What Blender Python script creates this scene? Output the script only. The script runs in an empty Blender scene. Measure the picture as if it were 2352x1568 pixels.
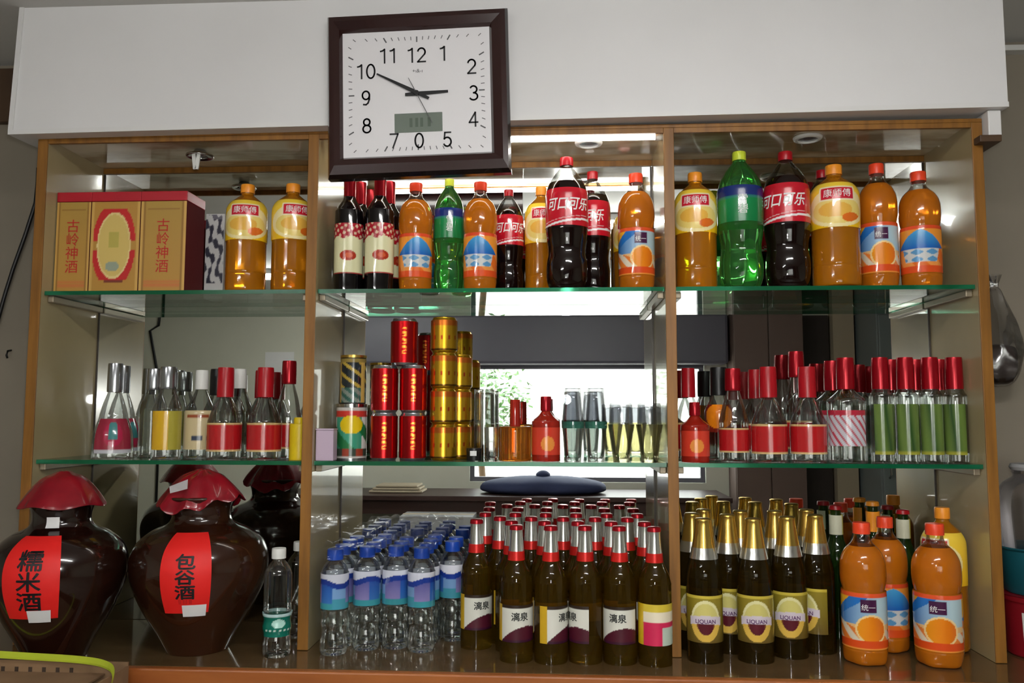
import bpy, bmesh, math, random
import numpy as np
from mathutils import Vector, Matrix
random.seed(7)
S = bpy.context.scene
COL = S.collection
PI = math.pi

# ------------------------------------------------------------------ camera
EYE = 1.42
F_PX = 1914.2
YAW, PITCH, ROLL = 0.0583784, 0.0847836, 0.0017446
_fw = Vector((-math.sin(YAW)*math.cos(PITCH), math.cos(YAW)*math.cos(PITCH), math.sin(PITCH)))
_r = Vector((math.cos(YAW), math.sin(YAW), 0)); _u = _r.cross(_fw)
RT = math.cos(ROLL)*_r + math.sin(ROLL)*_u
UP = -math.sin(ROLL)*_r + math.cos(ROLL)*_u
cam_d = bpy.data.cameras.new('camera')
cam = bpy.data.objects.new('camera', cam_d); COL.objects.link(cam)
cam_d.sensor_width = 36; cam_d.lens = 36*F_PX/2352; cam_d.clip_start = 0.02
M = Matrix((RT, UP, -_fw)).transposed().to_4x4(); M.translation = (0, 0, EYE)
cam.matrix_world = M
S.camera = cam

# ------------------------------------------------------------------ sky, exposure
S.view_settings.view_transform = 'Standard'; S.view_settings.look = 'None'
S.view_settings.gamma = 1; S.view_settings.use_curve_mapping = False
S.view_settings.exposure = 1.0
cy = S.cycles
cy.max_bounces = 9; cy.diffuse_bounces = 3; cy.glossy_bounces = 5; cy.transmission_bounces = 8; cy.transparent_max_bounces = 16
cy.adaptive_threshold = 0.02; cy.use_light_tree = False
w = bpy.data.worlds.new('sky'); S.world = w; w.use_nodes = True
bg = w.node_tree.nodes['Background']
bg.inputs[0].default_value = (0.93, 0.97, 1.0, 1); bg.inputs[1].default_value = 4.5
LAMP = 36.0            # ceiling tube emission
TUBE = 8.0            # small tube inside the middle bay

# the photographer's own small flash, a hand's breadth above the lens
fl = bpy.data.lights.new('camera_flash', 'POINT'); fl.energy = 14.0; fl.shadow_soft_size = 0.025; fl.color = (1.0, 0.98, 0.95)
flo = bpy.data.objects.new('camera_flash', fl); COL.objects.link(flo); flo.location = (0.03, -0.02, EYE+0.07)

# ------------------------------------------------------------------ helpers: geometry on the calibrated layout
def PX(px, Y, zr):
    """world X of a point that stands at depth Y and height EYE+zr on the measured column px"""
    k = (px-1176)/F_PX
    b = Vector((0, Y, zr)); a = Vector((1, 0, 0))
    return (k*b.dot(_fw)-b.dot(RT))/(a.dot(RT)-k*a.dot(_fw))
def ray(px, py, Y):
    d = RT*((px-1176)/F_PX) + UP*(-(py-784)/F_PX) + _fw
    d = d*(Y/d.y); return Vector((d.x, Y, EYE+d.z))
def lin(c):
    c = c/255.0
    return c/12.92 if c <= 0.04045 else ((c+0.055)/1.055)**2.4
def C(r, g, b): return (lin(r), lin(g), lin(b), 1.0)

# ------------------------------------------------------------------ materials
MATS = {}
def mat(name, col=(0.8, 0.8, 0.8, 1), rough=0.5, metal=0.0, trans=0.0, ior=1.45, spec=0.5, coat=0.0, emit=None, alpha=None):
    m = bpy.data.materials.new(name); m.use_nodes = True
    p = m.node_tree.nodes['Principled BSDF']
    p.inputs['Base Color'].default_value = col
    p.inputs['Roughness'].default_value = rough
    p.inputs['Metallic'].default_value = metal
    p.inputs['Transmission Weight'].default_value = trans
    p.inputs['IOR'].default_value = ior
    p.inputs['Specular IOR Level'].default_value = spec
    p.inputs['Coat Weight'].default_value = coat
    if emit:
        p.inputs['Emission Color'].default_value = emit[0]; p.inputs['Emission Strength'].default_value = emit[1]
    MATS[name] = m
    return m
def noise_mat(name, c1, c2, scale=6, stretch=(1, 1, 1), rough=0.5, detail=4, bump=0.0, coat=0.0, spec=0.5, r1=None, lo=0.35, hi=0.65):
    m = mat(name, c1, rough, coat=coat, spec=spec); nt = m.node_tree; N = nt.nodes; L = nt.links
    p = N['Principled BSDF']
    tc = N.new('ShaderNodeTexCoord'); mp = N.new('ShaderNodeMapping'); mp.inputs['Scale'].default_value = stretch
    no = N.new('ShaderNodeTexNoise'); no.inputs['Scale'].default_value = scale; no.inputs['Detail'].default_value = detail
    cr = N.new('ShaderNodeValToRGB')
    cr.color_ramp.elements[0].position = lo; cr.color_ramp.elements[0].color = c1
    cr.color_ramp.elements[1].position = hi; cr.color_ramp.elements[1].color = c2
    L.new(tc.outputs['Object'], mp.inputs[0]); L.new(mp.outputs[0], no.inputs['Vector'])
    L.new(no.outputs['Fac'], cr.inputs[0]); L.new(cr.outputs[0], p.inputs['Base Color'])
    if bump:
        b = N.new('ShaderNodeBump'); b.inputs['Strength'].default_value = bump; b.inputs['Distance'].default_value = 0.004
        L.new(no.outputs['Fac'], b.inputs['Height']); L.new(b.outputs[0], p.inputs['Normal'])
    return m
def film_mat(name, tint, gloss=0.12, rough=0.08, gcol=(1, 1, 1, 1), k=0.75):
    """thin clear sheet: lets light straight through and mirrors a little by angle"""
    m = bpy.data.materials.new(name); m.use_nodes = True; nt = m.node_tree; N = nt.nodes; L = nt.links
    N.remove(N['Principled BSDF']); out = N['Material Output']
    t = N.new('ShaderNodeBsdfTransparent'); t.inputs[0].default_value = tint
    g = N.new('ShaderNodeBsdfGlossy'); g.inputs['Roughness'].default_value = rough; g.inputs[0].default_value = gcol
    f = N.new('ShaderNodeLayerWeight'); f.inputs['Blend'].default_value = 0.35
    ma = N.new('ShaderNodeMath'); ma.operation = 'MULTIPLY_ADD'; ma.inputs[1].default_value = k; ma.inputs[2].default_value = gloss
    ma.use_clamp = True
    x = N.new('ShaderNodeMixShader')
    L.new(f.outputs['Fresnel'], ma.inputs[0]); L.new(ma.outputs[0], x.inputs[0]); L.new(t.outputs[0], x.inputs[1]); L.new(g.outputs[0], x.inputs[2])
    L.new(x.outputs[0], out.inputs['Surface']); MATS[name] = m
    return m
def print_mat(name, rough=0.4, coat=0.0, metal=0.0):
    m = mat(name, rough=rough, coat=coat, metal=metal); nt = m.node_tree
    a = nt.nodes.new('ShaderNodeAttribute'); a.attribute_name = 'Col'
    nt.links.new(a.outputs['Color'], nt.nodes['Principled BSDF'].inputs['Base Color'])
    return m

mat('white_paint', C(226, 225, 224), 0.35)
noise_mat('soffit_white', C(222, 221, 221), C(230, 229, 229), 1.5, rough=0.3)
noise_mat('wall_paint', C(132, 123, 109), C(142, 132, 117), 2.0, rough=0.7)
noise_mat('wall_far', C(200, 200, 184), C(208, 208, 192), 1.2, rough=0.8)
noise_mat('ceiling_paint', C(205, 204, 200), C(212, 211, 207), 2.0, rough=0.8)
noise_mat('floor_tile', C(120, 112, 104), C(140, 132, 122), 3.0, rough=0.3)
noise_mat('post_wood', C(120, 78, 24), C(146, 98, 34), 9, (6, 6, 0.5), rough=0.45)
noise_mat('panel_laminate', C(158, 142, 104), C(174, 158, 120), 3, (1, 1, 0.4), rough=0.22, coat=0.5)
noise_mat('top_laminate', C(168, 146, 108), C(222, 210, 180), 3.2, (1.2, 3.5, 1), rough=0.12, coat=0.6, lo=0.42, hi=0.58)
noise_mat('counter_wood', C(88, 68, 42), C(102, 80, 52), 5, (0.6, 5, 1), rough=0.12, coat=0.5)
noise_mat('counter_edge', C(146, 80, 36), C(166, 98, 48), 8, (0.4, 3, 3), rough=0.35)
noise_mat('cabinet_dark', C(70, 50, 34), C(84, 62, 42), 6, (1, 1, 0.4), rough=0.5)
mat('mirror', (0.74, 0.77, 0.74, 1), 0.0, metal=1.0)
film_mat('shelf_glass', (0.86, 0.93, 0.89, 1), 0.02, 0.0)
mat('shelf_edge', C(16, 104, 66), 0.12, trans=0.35, ior=1.5)
mat('batten_metal', C(150, 138, 118), 0.35, metal=0.4)
mat('batten_dark', C(58, 50, 40), 0.4)
mat('black_plastic', C(18, 18, 19), 0.35)
mat('black_ink', C(24, 24, 26), 0.5)
mat('chrome', C(200, 200, 200), 0.12, metal=1.0)
mat('silver_foil', C(205, 205, 200), 0.22, metal=0.9)
mat('silver_cap', C(170, 172, 176), 0.2, metal=0.9)
mat('gold_foil', C(205, 170, 84), 0.25, metal=0.9)
mat('gold_can', C(214, 168, 40), 0.2, metal=0.85)
mat('red_can', C(190, 22, 22), 0.25, metal=0.35, coat=0.5)
mat('red_cap', C(168, 16, 28), 0.3)
mat('red_foil', C(158, 14, 28), 0.25, metal=0.5)
mat('red_band', C(205, 34, 28), 0.3, metal=0.3)
mat('orange_cap', C(235, 70, 36), 0.35)
mat('yellow_orange_cap', C(240, 150, 40), 0.35)
mat('lime_cap', C(205, 220, 60), 0.35)
mat('blue_cap', C(24, 70, 170), 0.35)
mat('white_cap', C(225, 225, 220), 0.4)
mat('white_paper', C(225, 225, 225), 0.6)
mat('red_paper', C(228, 30, 26), 0.55)
mat('gold_ink', C(220, 170, 70), 0.35, metal=0.5)
mat('red_ink', C(190, 32, 30), 0.5)
mat('white_ink', C(240, 238, 236), 0.5)
mat('dark_ink', C(40, 44, 40), 0.5)
mat('purple_ink', C(84, 32, 92), 0.5)
film_mat('clear_liquid', (0.88, 0.90, 0.89, 1), 0.05, 0.03)
mat('clear_glass', (0.96, 0.98, 0.97, 1), 0.0, trans=1.0, ior=1.45)
film_mat('clear_shell', (0.93, 0.95, 0.94, 1), 0.06, 0.05)
film_mat('wrap_film', (0.95, 0.96, 0.98, 1), 0.0, 0.12, k=0.3)
film_mat('cup_glass', (0.86, 0.88, 0.87, 1), 0.10, 0.04)
film_mat('cup_yellow', (0.84, 0.83, 0.68, 1), 0.10, 0.04)
film_mat('cup_smoke', (0.74, 0.75, 0.77, 1), 0.06, 0.05, k=.5)
mat('orange_juice', C(208, 118, 22), 0.1, trans=0.35, ior=1.36, coat=0.3)
mat('yellow_juice', C(204, 128, 18), 0.1, trans=0.5, ior=1.36, coat=0.3)
mat('cola', C(20, 8, 6), 0.06, coat=0.3)
mat('lime_liquid', C(120, 228, 120), 0.03, trans=0.93, ior=1.34)
mat('dark_wine', C(12, 8, 9), 0.08, coat=0.3)
mat('amber_glass', C(136, 104, 26), 0.03, trans=0.9, ior=1.36)
mat('amber_dark', C(88, 68, 22), 0.03, trans=0.88, ior=1.36)
mat('green_glass', C(60, 100, 42), 0.03, trans=0.85, ior=1.36)
mat('amber_liquor', C(222, 138, 44), 0.03, trans=0.85, ior=1.36)
mat('red_liquor', C(176, 40, 26), 0.08, trans=0.35, ior=1.4, coat=0.4)
noise_mat('jar_glaze', C(24, 10, 7), C(36, 16, 9), 5, rough=0.14, coat=0.6)
noise_mat('jar_glaze_brown', C(40, 19, 10), C(52, 26, 13), 5, rough=0.16, coat=0.6)
noise_mat('hood_red', C(118, 8, 24), C(142, 14, 30), 14, rough=0.25, coat=0.3, bump=0.25)
mat('frame_lacquer', C(46, 22, 20), 0.22, coat=0.5)
mat('frame_dark', C(20, 13, 12), 0.25, coat=0.4)
mat('dial', C(228, 226, 228), 0.5)
mat('lcd', C(112, 122, 112), 0.25)
mat('lcd_dark', C(90, 102, 90), 0.25)
mat('tick_ink', C(90, 90, 92), 0.6)
noise_mat('cardboard', C(128, 100, 72), C(146, 116, 84), 8, rough=0.8)
mat('cardboard_dark', C(58, 44, 32), 0.8)
mat('lime_strap', C(176, 190, 50), 0.4)
mat('teal_plastic', C(22, 82, 92), 0.35)
mat('red_plastic', C(128, 18, 28), 0.35)
film_mat('bag_film', (0.84, 0.84, 0.84, 1), 0.08, 0.15)
film_mat('tub_film', (0.80, 0.78, 0.80, 1), 0.10, 0.3)
mat('bag_content', C(64, 52, 48), 0.6)
mat('lilac', C(190, 170, 190), 0.5)
mat('yellow_plastic', C(220, 190, 20), 0.35)
mat('shutter_grey', C(92, 90, 100), 0.4)
mat('table_brown', C(56, 38, 34), 0.4)
mat('door_brown', C(100, 82, 74), 0.5)
mat('door_dark', C(48, 40, 36), 0.5)
mat('pillar_beige', C(172, 158, 134), 0.6)
mat('fridge', C(104, 112, 112), 0.25)
mat('outside_wall', C(240, 238, 232), 0.8)
mat('ground', C(190, 186, 180), 0.8)
noise_mat('leaf', C(50, 90, 40), C(96, 130, 70), 20, rough=0.5)
mat('stem', C(80, 60, 40), 0.8)
mat('navy_cloth', C(40, 48, 80), 0.8)
mat('grey_carton', C(150, 150, 150), 0.7)
mat('teal_cloth', C(40, 92, 98), 0.7)
mat('lamp_tube', (1, 1, 1, 1), 0.5, emit=((1.0, 1.0, 0.985, 1), LAMP))
mat('bay_tube', (1, 1, 1, 1), 0.5, emit=((1.0, 0.99, 0.96, 1), TUBE))
print_mat('print'); print_mat('print_gloss', 0.2, 0.5); print_mat('print_metal', 0.27, 0.2, 0.85)

# ------------------------------------------------------------------ mesh helpers
def new_mesh(name, verts, faces, smooth=True, mi=None):
    me = bpy.data.meshes.new(name); me.from_pydata([tuple(v) for v in verts], [], faces)
    if smooth: me.polygons.foreach_set('use_smooth', [True]*len(me.polygons))
    if mi: me.polygons.foreach_set('material_index', mi)
    me.update(); return me
def cr(P, k=4):
    """Catmull-Rom through profile points; a doubled point stays a sharp corner"""
    segs = []; cur = [P[0]]
    for i in range(1, len(P)):
        if P[i] == P[i-1]:
            segs.append(cur); cur = [P[i]]
        else: cur.append(P[i])
    segs.append(cur); out = []
    for s in segs:
        if len(s) < 3:
            for p in s:
                if not out or out[-1] != p: out.append(p)
            continue
        e = [s[0]]+s+[s[-1]]
        for i in range(1, len(e)-2):
            p0, p1, p2, p3 = e[i-1], e[i], e[i+1], e[i+2]
            for j in range(k):
                t = j/k
                q = tuple(0.5*((2*p1[d])+(-p0[d]+p2[d])*t+(2*p0[d]-5*p1[d]+4*p2[d]-p3[d])*t*t+(-p0[d]+3*p1[d]-3*p2[d]+p3[d])*t**3) for d in (0, 1))
                q = (max(q[0], 0), q[1])
                if not out or out[-1] != q: out.append(q)
        if out[-1] != s[-1]: out.append(s[-1])
    return out
def lathe(name, prof, seg=28, k=4, slot=None, wob=None, flat=False):
    P = cr(prof, k); V = []; Fc = []; MI = []; rings = []
    for r, z in P:
        if r < 1e-6:
            rings.append([len(V)]); V.append((0, 0, z))
        else:
            ring = []
            for i in range(seg):
                a = 2*PI*i/seg
                rr, zz = (wob(a, r, z) if wob else (r, z))
                ring.append(len(V)); V.append((rr*math.cos(a), rr*math.sin(a), zz))
            rings.append(ring)
    for j in range(len(rings)-1):
        A, B = rings[j], rings[j+1]; s = slot(0.5*(P[j][1]+P[j+1][1])) if slot else 0
        for i in range(seg):
            i2 = (i+1) % seg
            if len(A) == 1 and len(B) == 1: continue
            if len(A) == 1: Fc.append((A[0], B[i2], B[i]))
            elif len(B) == 1: Fc.append((A[i], A[i2], B[0]))
            else: Fc.append((A[i], A[i2], B[i2], B[i]))
            MI.append(s)
    me = new_mesh(name, V, Fc, not flat, MI)
    if not flat:
        try: me.set_sharp_from_angle(angle=math.radians(40))
        except Exception: pass
    return me
def rfun(prof, k=4):
    P = cr(prof, k); zs = [p[1] for p in P]; rs = [p[0] for p in P]
    def f(z):
        for i in range(len(P)-1):
            if zs[i] <= z <= zs[i+1] and zs[i+1] > zs[i]:
                t = (z-zs[i])/(zs[i+1]-zs[i]); return rs[i]+t*(rs[i+1]-rs[i])
        return rs[-1]
    return f
def set_cols(me, cols):
    at = me.color_attributes.new('Col', 'FLOAT_COLOR', 'POINT')
    at.data.foreach_set('color', np.asarray(cols, dtype=np.float32).ravel())
def sleeve(name, rf, z0, z1, arc, fn, nu=64, nv=40, off=0.0007, a0=0.0, edge=None):
    """printed label wrapped on a body; fn(u,v) gives the print colour"""
    V = []; Cc = []
    for j in range(nv+1):
        v = j/nv
        for i in range(nu+1):
            u = i/nu; a = -PI/2+a0+(u-0.5)*arc
            z = z0+(z1-z0)*v
            if edge: z = z0+(z1-z0)*v+edge(u, v)
            r = rf(z)+off
            V.append((r*math.cos(a), r*math.sin(a), z)); Cc.append(fn(u, v))
    Fc = []
    for j in range(nv):
        for i in range(nu):
            q = j*(nu+1)+i; Fc.append((q, q+1, q+nu+2, q+nu+1))
    me = new_mesh(name, V, Fc); set_cols(me, Cc)
    return me
def flat_print(name, wd, ht, fn, nu=40, nv=60, y=0.0):
    V = []; Cc = []
    for j in range(nv+1):
        for i in range(nu+1):
            V.append(((i/nu-0.5)*wd, y, j/nv*ht)); Cc.append(fn(i/nu, j/nv))
    Fc = [(j*(nu+1)+i, j*(nu+1)+i+1, (j+1)*(nu+1)+i+1, (j+1)*(nu+1)+i) for j in range(nv) for i in range(nu)]
    me = new_mesh(name, V, Fc, False); set_cols(me, Cc)
    return me
def text_mesh(txt, size, shear=0.0, line=1.0, bold=0.0, sx=1.0, fat=0.0):
    cu = bpy.data.curves.new('t', 'FONT'); cu.body = txt; cu.size = size; cu.shear = shear; cu.space_line = line
    cu.align_x = 'CENTER'; cu.align_y = 'CENTER'; cu.offset = bold; cu.resolution_u = 3
    ob = bpy.data.objects.new('t', cu); COL.objects.link(ob)
    dg = bpy.context.evaluated_depsgraph_get()
    me = bpy.data.meshes.new_from_object(ob.evaluated_get(dg))
    bpy.data.objects.remove(ob); bpy.data.curves.remove(cu)
    if sx != 1.0:
        for v in me.vertices: v.co.x *= sx
    me.materials.clear()
    if fat:              # heavier strokes: the glyph printed again a hair to each side
        b2 = bmesh.new()
        for dx, dy in ((0, 0), (fat, 0), (-fat, 0), (0, fat), (0, -fat)):
            n0 = len(b2.verts); b2.from_mesh(me); b2.verts.ensure_lookup_table()
            for v in b2.verts[n0:]: v.co.x += dx; v.co.y += dy
        b2.to_mesh(me); b2.free()
    if me.vertices:      # centre the ink box on the origin
        xs = [v.co.x for v in me.vertices]; ys = [v.co.y for v in me.vertices]
        cx, cy = (min(xs)+max(xs))/2, (min(ys)+max(ys))/2
        for v in me.vertices: v.co.x -= cx; v.co.y -= cy
    return me
def text_wrap(txt, size, rf, zc, a0=0.0, off=0.0013, step=0.006, **kw):
    me = text_mesh(txt, size, **kw)
    bm = bmesh.new(); bm.from_mesh(me)
    if bm.verts:
        x0 = min(v.co.x for v in bm.verts); x1 = max(v.co.x for v in bm.verts)
        y0 = min(v.co.y for v in bm.verts); y1 = max(v.co.y for v in bm.verts)
        for ax, lo, hi in ((0, x0, x1), (1, y0, y1)):
            t = lo+step
            while t < hi:
                co = Vector((t, 0, 0)) if ax == 0 else Vector((0, t, 0)); no = Vector((1, 0, 0)) if ax == 0 else Vector((0, 1, 0))
                bmesh.ops.bisect_plane(bm, geom=bm.verts[:]+bm.edges[:]+bm.faces[:], plane_co=co, plane_no=no)
                t += step
        R = rf(zc)
        for v in bm.verts:
            z = zc+v.co.y; r = rf(z)+off; a = -PI/2+a0+v.co.x/R
            v.co = (r*math.cos(a), r*math.sin(a), z)
    bm.to_mesh(me); bm.free(); return me
def text_flat(txt, size, y=0.0, **kw):
    me = text_mesh(txt, size, **kw)
    for v in me.vertices: v.co = (v.co.x, y, v.co.y)
    return me
def bm_box(bm, x0, x1, y0, y1, z0, z1, bev=0.0):
    r = bmesh.ops.create_cube(bm, size=1.0)
    for v in r['verts']:
        v.co = ((x0+x1)/2+v.co.x*(x1-x0), (y0+y1)/2+v.co.y*(y1-y0), (z0+z1)/2+v.co.z*(z1-z0))
    if bev:
        es = list({e for v in r['verts'] for e in v.link_edges})
        bmesh.ops.bevel(bm, geom=es, offset=bev, segments=2, affect='EDGES', profile=0.5)
def box_mesh(name, *a, bev=0.0):
    bm = bmesh.new(); bm_box(bm, *a, bev=bev); me = bpy.data.meshes.new(name); bm.to_mesh(me); bm.free(); return me
def boxes_mesh(name, L, bev=0.0):
    bm = bmesh.new()
    for a in L: bm_box(bm, *a, bev=bev)
    me = bpy.data.meshes.new(name); bm.to_mesh(me); bm.free(); return me
def tube_mesh(name, pts, r, seg=8):
    pts = [Vector(p) for p in pts]; V = []; Fc = []
    for i, p in enumerate(pts):
        t = (pts[min(i+1, len(pts)-1)]-pts[max(i-1, 0)]).normalized()
        a = t.cross(Vector((0.31, 0.2, 0.93)));  a = a.normalized() if a.length > 1e-4 else Vector((1, 0, 0))
        b = t.cross(a)
        for s in range(seg):
            q = p+(a*math.cos(2*PI*s/seg)+b*math.sin(2*PI*s/seg))*r; V.append(q)
    for i in range(len(pts)-1):
        for s in range(seg):
            s2 = (s+1) % seg; Fc.append((i*seg+s, i*seg+s2, (i+1)*seg+s2, (i+1)*seg+s))
    Fc.append(tuple(range(seg))[::-1]); Fc.append(tuple((len(pts)-1)*seg+s for s in range(seg)))
    return new_mesh(name, V, Fc)
def obj(name, me, mats, parent=None, loc=(0, 0, 0), rot=(0, 0, 0)):
    if isinstance(mats, str): mats = [mats]
    if len(me.materials) == 0:
        for m in mats: me.materials.append(MATS[m])
    o = bpy.data.objects.new(name, me); COL.objects.link(o)
    if [m.name for m in me.materials] != list(mats):
        for i, m in enumerate(mats):
            o.material_slots[i].link = 'OBJECT'; o.material_slots[i].material = MATS[m]
    o.parent = parent; o.location = loc; o.rotation_euler = rot
    return o
def tag(o, label, cat, group=None):
    o['label'] = label; o['category'] = cat
    if group: o['group'] = group
    return o
def thing(name, label, cat, loc=(0, 0, 0), rz=0.0, group=None, scale=(1, 1, 1)):
    o = bpy.data.objects.new(name, None); COL.objects.link(o); o.empty_display_size = 0.05
    o.location = loc; o.rotation_euler = (0, 0, rz); o.scale = scale
    return tag(o, label, cat, group)
def struct(name, me, m, parent=None):
    o = obj(name, me, m, parent)
    if parent is None: o['kind'] = 'structure'
    return o
def mixc(a, b, t): return tuple(a[i]+(b[i]-a[i])*t for i in range(4))

# ================================================================== STRUCTURE
# depth Y: cabinet front 2.0, mirror 2.265, room behind the camera back to -3.0
FRONT, MIR = 2.0, 2.265
P0, P1, P2, P3 = (-1.328, -1.302), (-0.627, -0.601), (0.252, 0.277), (0.981, 1.006)
CT = EYE-0.564               # counter top
S1 = EYE+0.303               # top glass shelf surface
S2 = EYE-0.119               # lower glass shelf surface
CEIL = 2.44
WX0, WX1, WY0, WY1 = -4.3, 3.5, -3.0, 2.30

struct('floor', box_mesh('floor', WX0-.1, WX1+.1, WY0-.1, WY1+.1, -0.06, 0), 'floor_tile')
struct('ceiling', box_mesh('ceiling', WX0-.1, WX1+.1, WY0-.1, WY1+.1, CEIL, CEIL+0.08), 'ceiling_paint')
struct('wall_back', box_mesh('wall_back', WX0-.1, WX1+.1, WY1, WY1+.1, 0, CEIL), 'wall_paint')
struct('wall_left', box_mesh('wall_left', WX0-.1, WX0, WY0, WY1, 0, CEIL), 'wall_far')
struct('wall_right', box_mesh('wall_right', WX1, WX1+.1, WY0, WY1, 0, CEIL), 'wall_far')
OX0, OX1, OZ0, OZ1 = -0.82, 1.28, EYE-0.62, EYE+0.52      # street-side opening in the wall behind the camera
struct('wall_front', boxes_mesh('wall_front', [
    (WX0-.1, OX0, WY0-.15, WY0, 0, CEIL), (OX1, WX1+.1, WY0-.15, WY0, 0, CEIL),
    (OX0, OX1, WY0-.15, WY0, 0, OZ0), (OX0, OX1, WY0-.15, WY0, OZ1, CEIL)]), 'wall_far')
wf = struct('window_1', boxes_mesh('window_frame', [
    (OX0, OX0+.04, WY0-.1, WY0-.04, OZ0, OZ1), (OX1-.04, OX1, WY0-.1, WY0-.04, OZ0, OZ1),
    (OX0+.04, OX1-.04, WY0-.1, WY0-.04, OZ0, OZ0+.04), (OX0+.04, OX1-.04, WY0-.1, WY0-.04, OZ1-.04, OZ1)]), 'shutter_grey')
# white boxed beam above the cabinet, hanging a touch lower on its left end
bl, br_, tl, tr = (-1.379, 0.690), (1.047, 0.713), (-1.366, 1.02), (1.0466, 1.02)
SY = 1.96
V = []
for Y, dz in ((SY, 0), (WY1, 0)):
    V += [(bl[0], Y, EYE+bl[1]+(0.012 if Y > 2 else 0)), (br_[0], Y, EYE+br_[1]+(0.012 if Y > 2 else 0)), (tr[0], Y, CEIL), (tl[0], Y, CEIL)]
sof = new_mesh('beam', V, [(0, 1, 2, 3), (7, 6, 5, 4), (0, 4, 5, 1), (1, 5, 6, 2), (3, 2, 6, 7), (0, 3, 7, 4)], False)
beam = struct('trim_1', sof, 'soffit_white')
# bead along the lower front edge and left edge of the beam, and the stub under its right end
V = []
def seg_box(bm, a, b, t):
    a = Vector(a); b = Vector(b); d = (b-a).normalized(); n = Vector((0, -1, 0)); s = d.cross(n)
    vs = []
    for p in (a, b):
        for q in ((0, 0), (1, 0), (1, 1), (0, 1)):
            vs.append(bm.verts.new(p+n*q[0]*0.004+s*(q[1]-0.5)*t))
    for f in ((0, 1, 2, 3), (7, 6, 5, 4), (0, 4, 5, 1), (1, 5, 6, 2), (2, 6, 7, 3), (3, 7, 4, 0)):
        bm.faces.new([vs[i] for i in f])
bm = bmesh.new()
seg_box(bm, (bl[0], SY, EYE+bl[1]+.006), (br_[0], SY, EYE+br_[1]+.006), 0.012)
seg_box(bm, (bl[0]+.006, SY, EYE+bl[1]+.012), (tl[0]+.006, SY, CEIL), 0.012)
me = bpy.data.meshes.new('bead'); bm.to_mesh(me); bm.free()
obj('edge_bead', me, 'white_paint', beam)
obj('end_stub', box_mesh('end_stub', 1.008, 1.038, 1.975, 2.05, EYE+0.652, EYE+0.7125, bev=0.002), 'white_paint', beam)
struct('trim_2', box_mesh('cornice', 1.06, WX1, WY1-0.03, WY1, EYE+0.985, EYE+1.0), 'ceiling_paint')
struct('trim_3', box_mesh('left_board', -1.80, -1.583, WY1-0.03, WY1, EYE+0.84, EYE+1.0, bev=.003), 'cabinet_dark')

# ------------------------------------------------------------------ the cabinet
cab = thing('display_cabinet', 'wide wooden wall cabinet of three open bays with a mirrored back', 'cabinet', (0, 0, 0))
ZT = EYE+0.692
def panel(x0, x1, nm):
    p = obj(nm, box_mesh(nm, x0, x1, FRONT+0.004, MIR-0.001, CT+.001, ZT), 'panel_laminate', cab)
    obj('edge_strip', box_mesh('edge_strip', x0, x1, FRONT, FRONT+0.0039, CT+.001, ZT, bev=0.001), 'post_wood', p)
panel(*P0, 'side_panel'); panel(*P1, 'divider'); panel(*P2, 'divider'); panel(*P3, 'side_panel')
obj('top_panel', box_mesh('top_panel', P0[0], P3[1], FRONT+.020, MIR-.001, ZT+.0002, ZT+.009), 'top_laminate', cab)
obj('top_rail', box_mesh('top_rail', P0[0], P3[1], FRONT, FRONT+.0198, ZT+.0002, ZT+.0095, bev=.001), 'post_wood', cab)
for a, b in ((P0[1], P1[0]), (P1[1], P2[0]), (P2[1], P3[0])):
    obj('rail_lip', box_mesh('rail_lip', a+.0005, b-.0005, FRONT+.001, FRONT+.010, ZT-.012, ZT-.0002), 'post_wood', cab)
    obj('mirror_panel', box_mesh('mirror_panel', a-.012, b+.012, MIR, MIR+.005, CT+.001, ZT+.009), 'mirror', cab)
    obj('mirror_bead', box_mesh('mirror_bead', a+.0005, b-.0005, MIR-.006, MIR-.0006, ZT-.016, ZT-.0005), 'post_wood', cab)
    for x, s in ((a, 1), (b, -1)):
        obj('corner_bead', box_mesh('corner_bead', min(x+s*.0003, x+s*.005), max(x+s*.0003, x+s*.005), MIR-.0015, MIR-.0003, CT+.002, ZT-.018), 'batten_dark', cab)
    for z in (S1, S2):
        for x, s in ((a, 1), (b, -1)):
            obj('shelf_support', box_mesh('shelf_support', min(x+s*.0006, x+s*.016), max(x+s*.0006, x+s*.016), FRONT+.03, MIR-.004, z-.0265, z-.0105, bev=.002), 'batten_metal', cab)
obj('corner_block', box_mesh('corner_block', 0.985, 1.035, 1.97, 2.06, EYE+.635, EYE+.6515, bev=.002), 'cabinet_dark', beam)

def shelf(a, b, z, label):
    me = box_mesh('glass_shelf', a+.0012, b-.0012, FRONT+.015, MIR-.002, z-.010, z)
    me.materials.append(MATS['shelf_glass']); me.materials.append(MATS['shelf_edge'])
    for p in me.polygons:
        if abs(p.normal.z) < 0.5: p.material_index = 1
    o = bpy.data.objects.new('glass_shelf', me); COL.objects.link(o)
    tag(o, label, 'shelf', 'green edged glass shelves')
shelf(P0[1], P1[0], S1, 'green-edged glass shelf under the gold and red gift boxes')
shelf(P1[1], P2[0], S1, 'green-edged glass shelf under the dark wine bottles, below the clock')
shelf(P2[1], P3[0], S1, 'green-edged glass shelf carrying six big soft drink bottles, upper right')
shelf(P0[1], P1[0], S2, 'green-edged glass shelf above the two brown wine jars')
shelf(P1[1], P2[0], S2, 'green-edged glass shelf under the stacks of red and gold cans')
shelf(P2[1], P3[0], S2, 'green-edged glass shelf under the red-capped liquor bottles, lower right')

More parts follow.
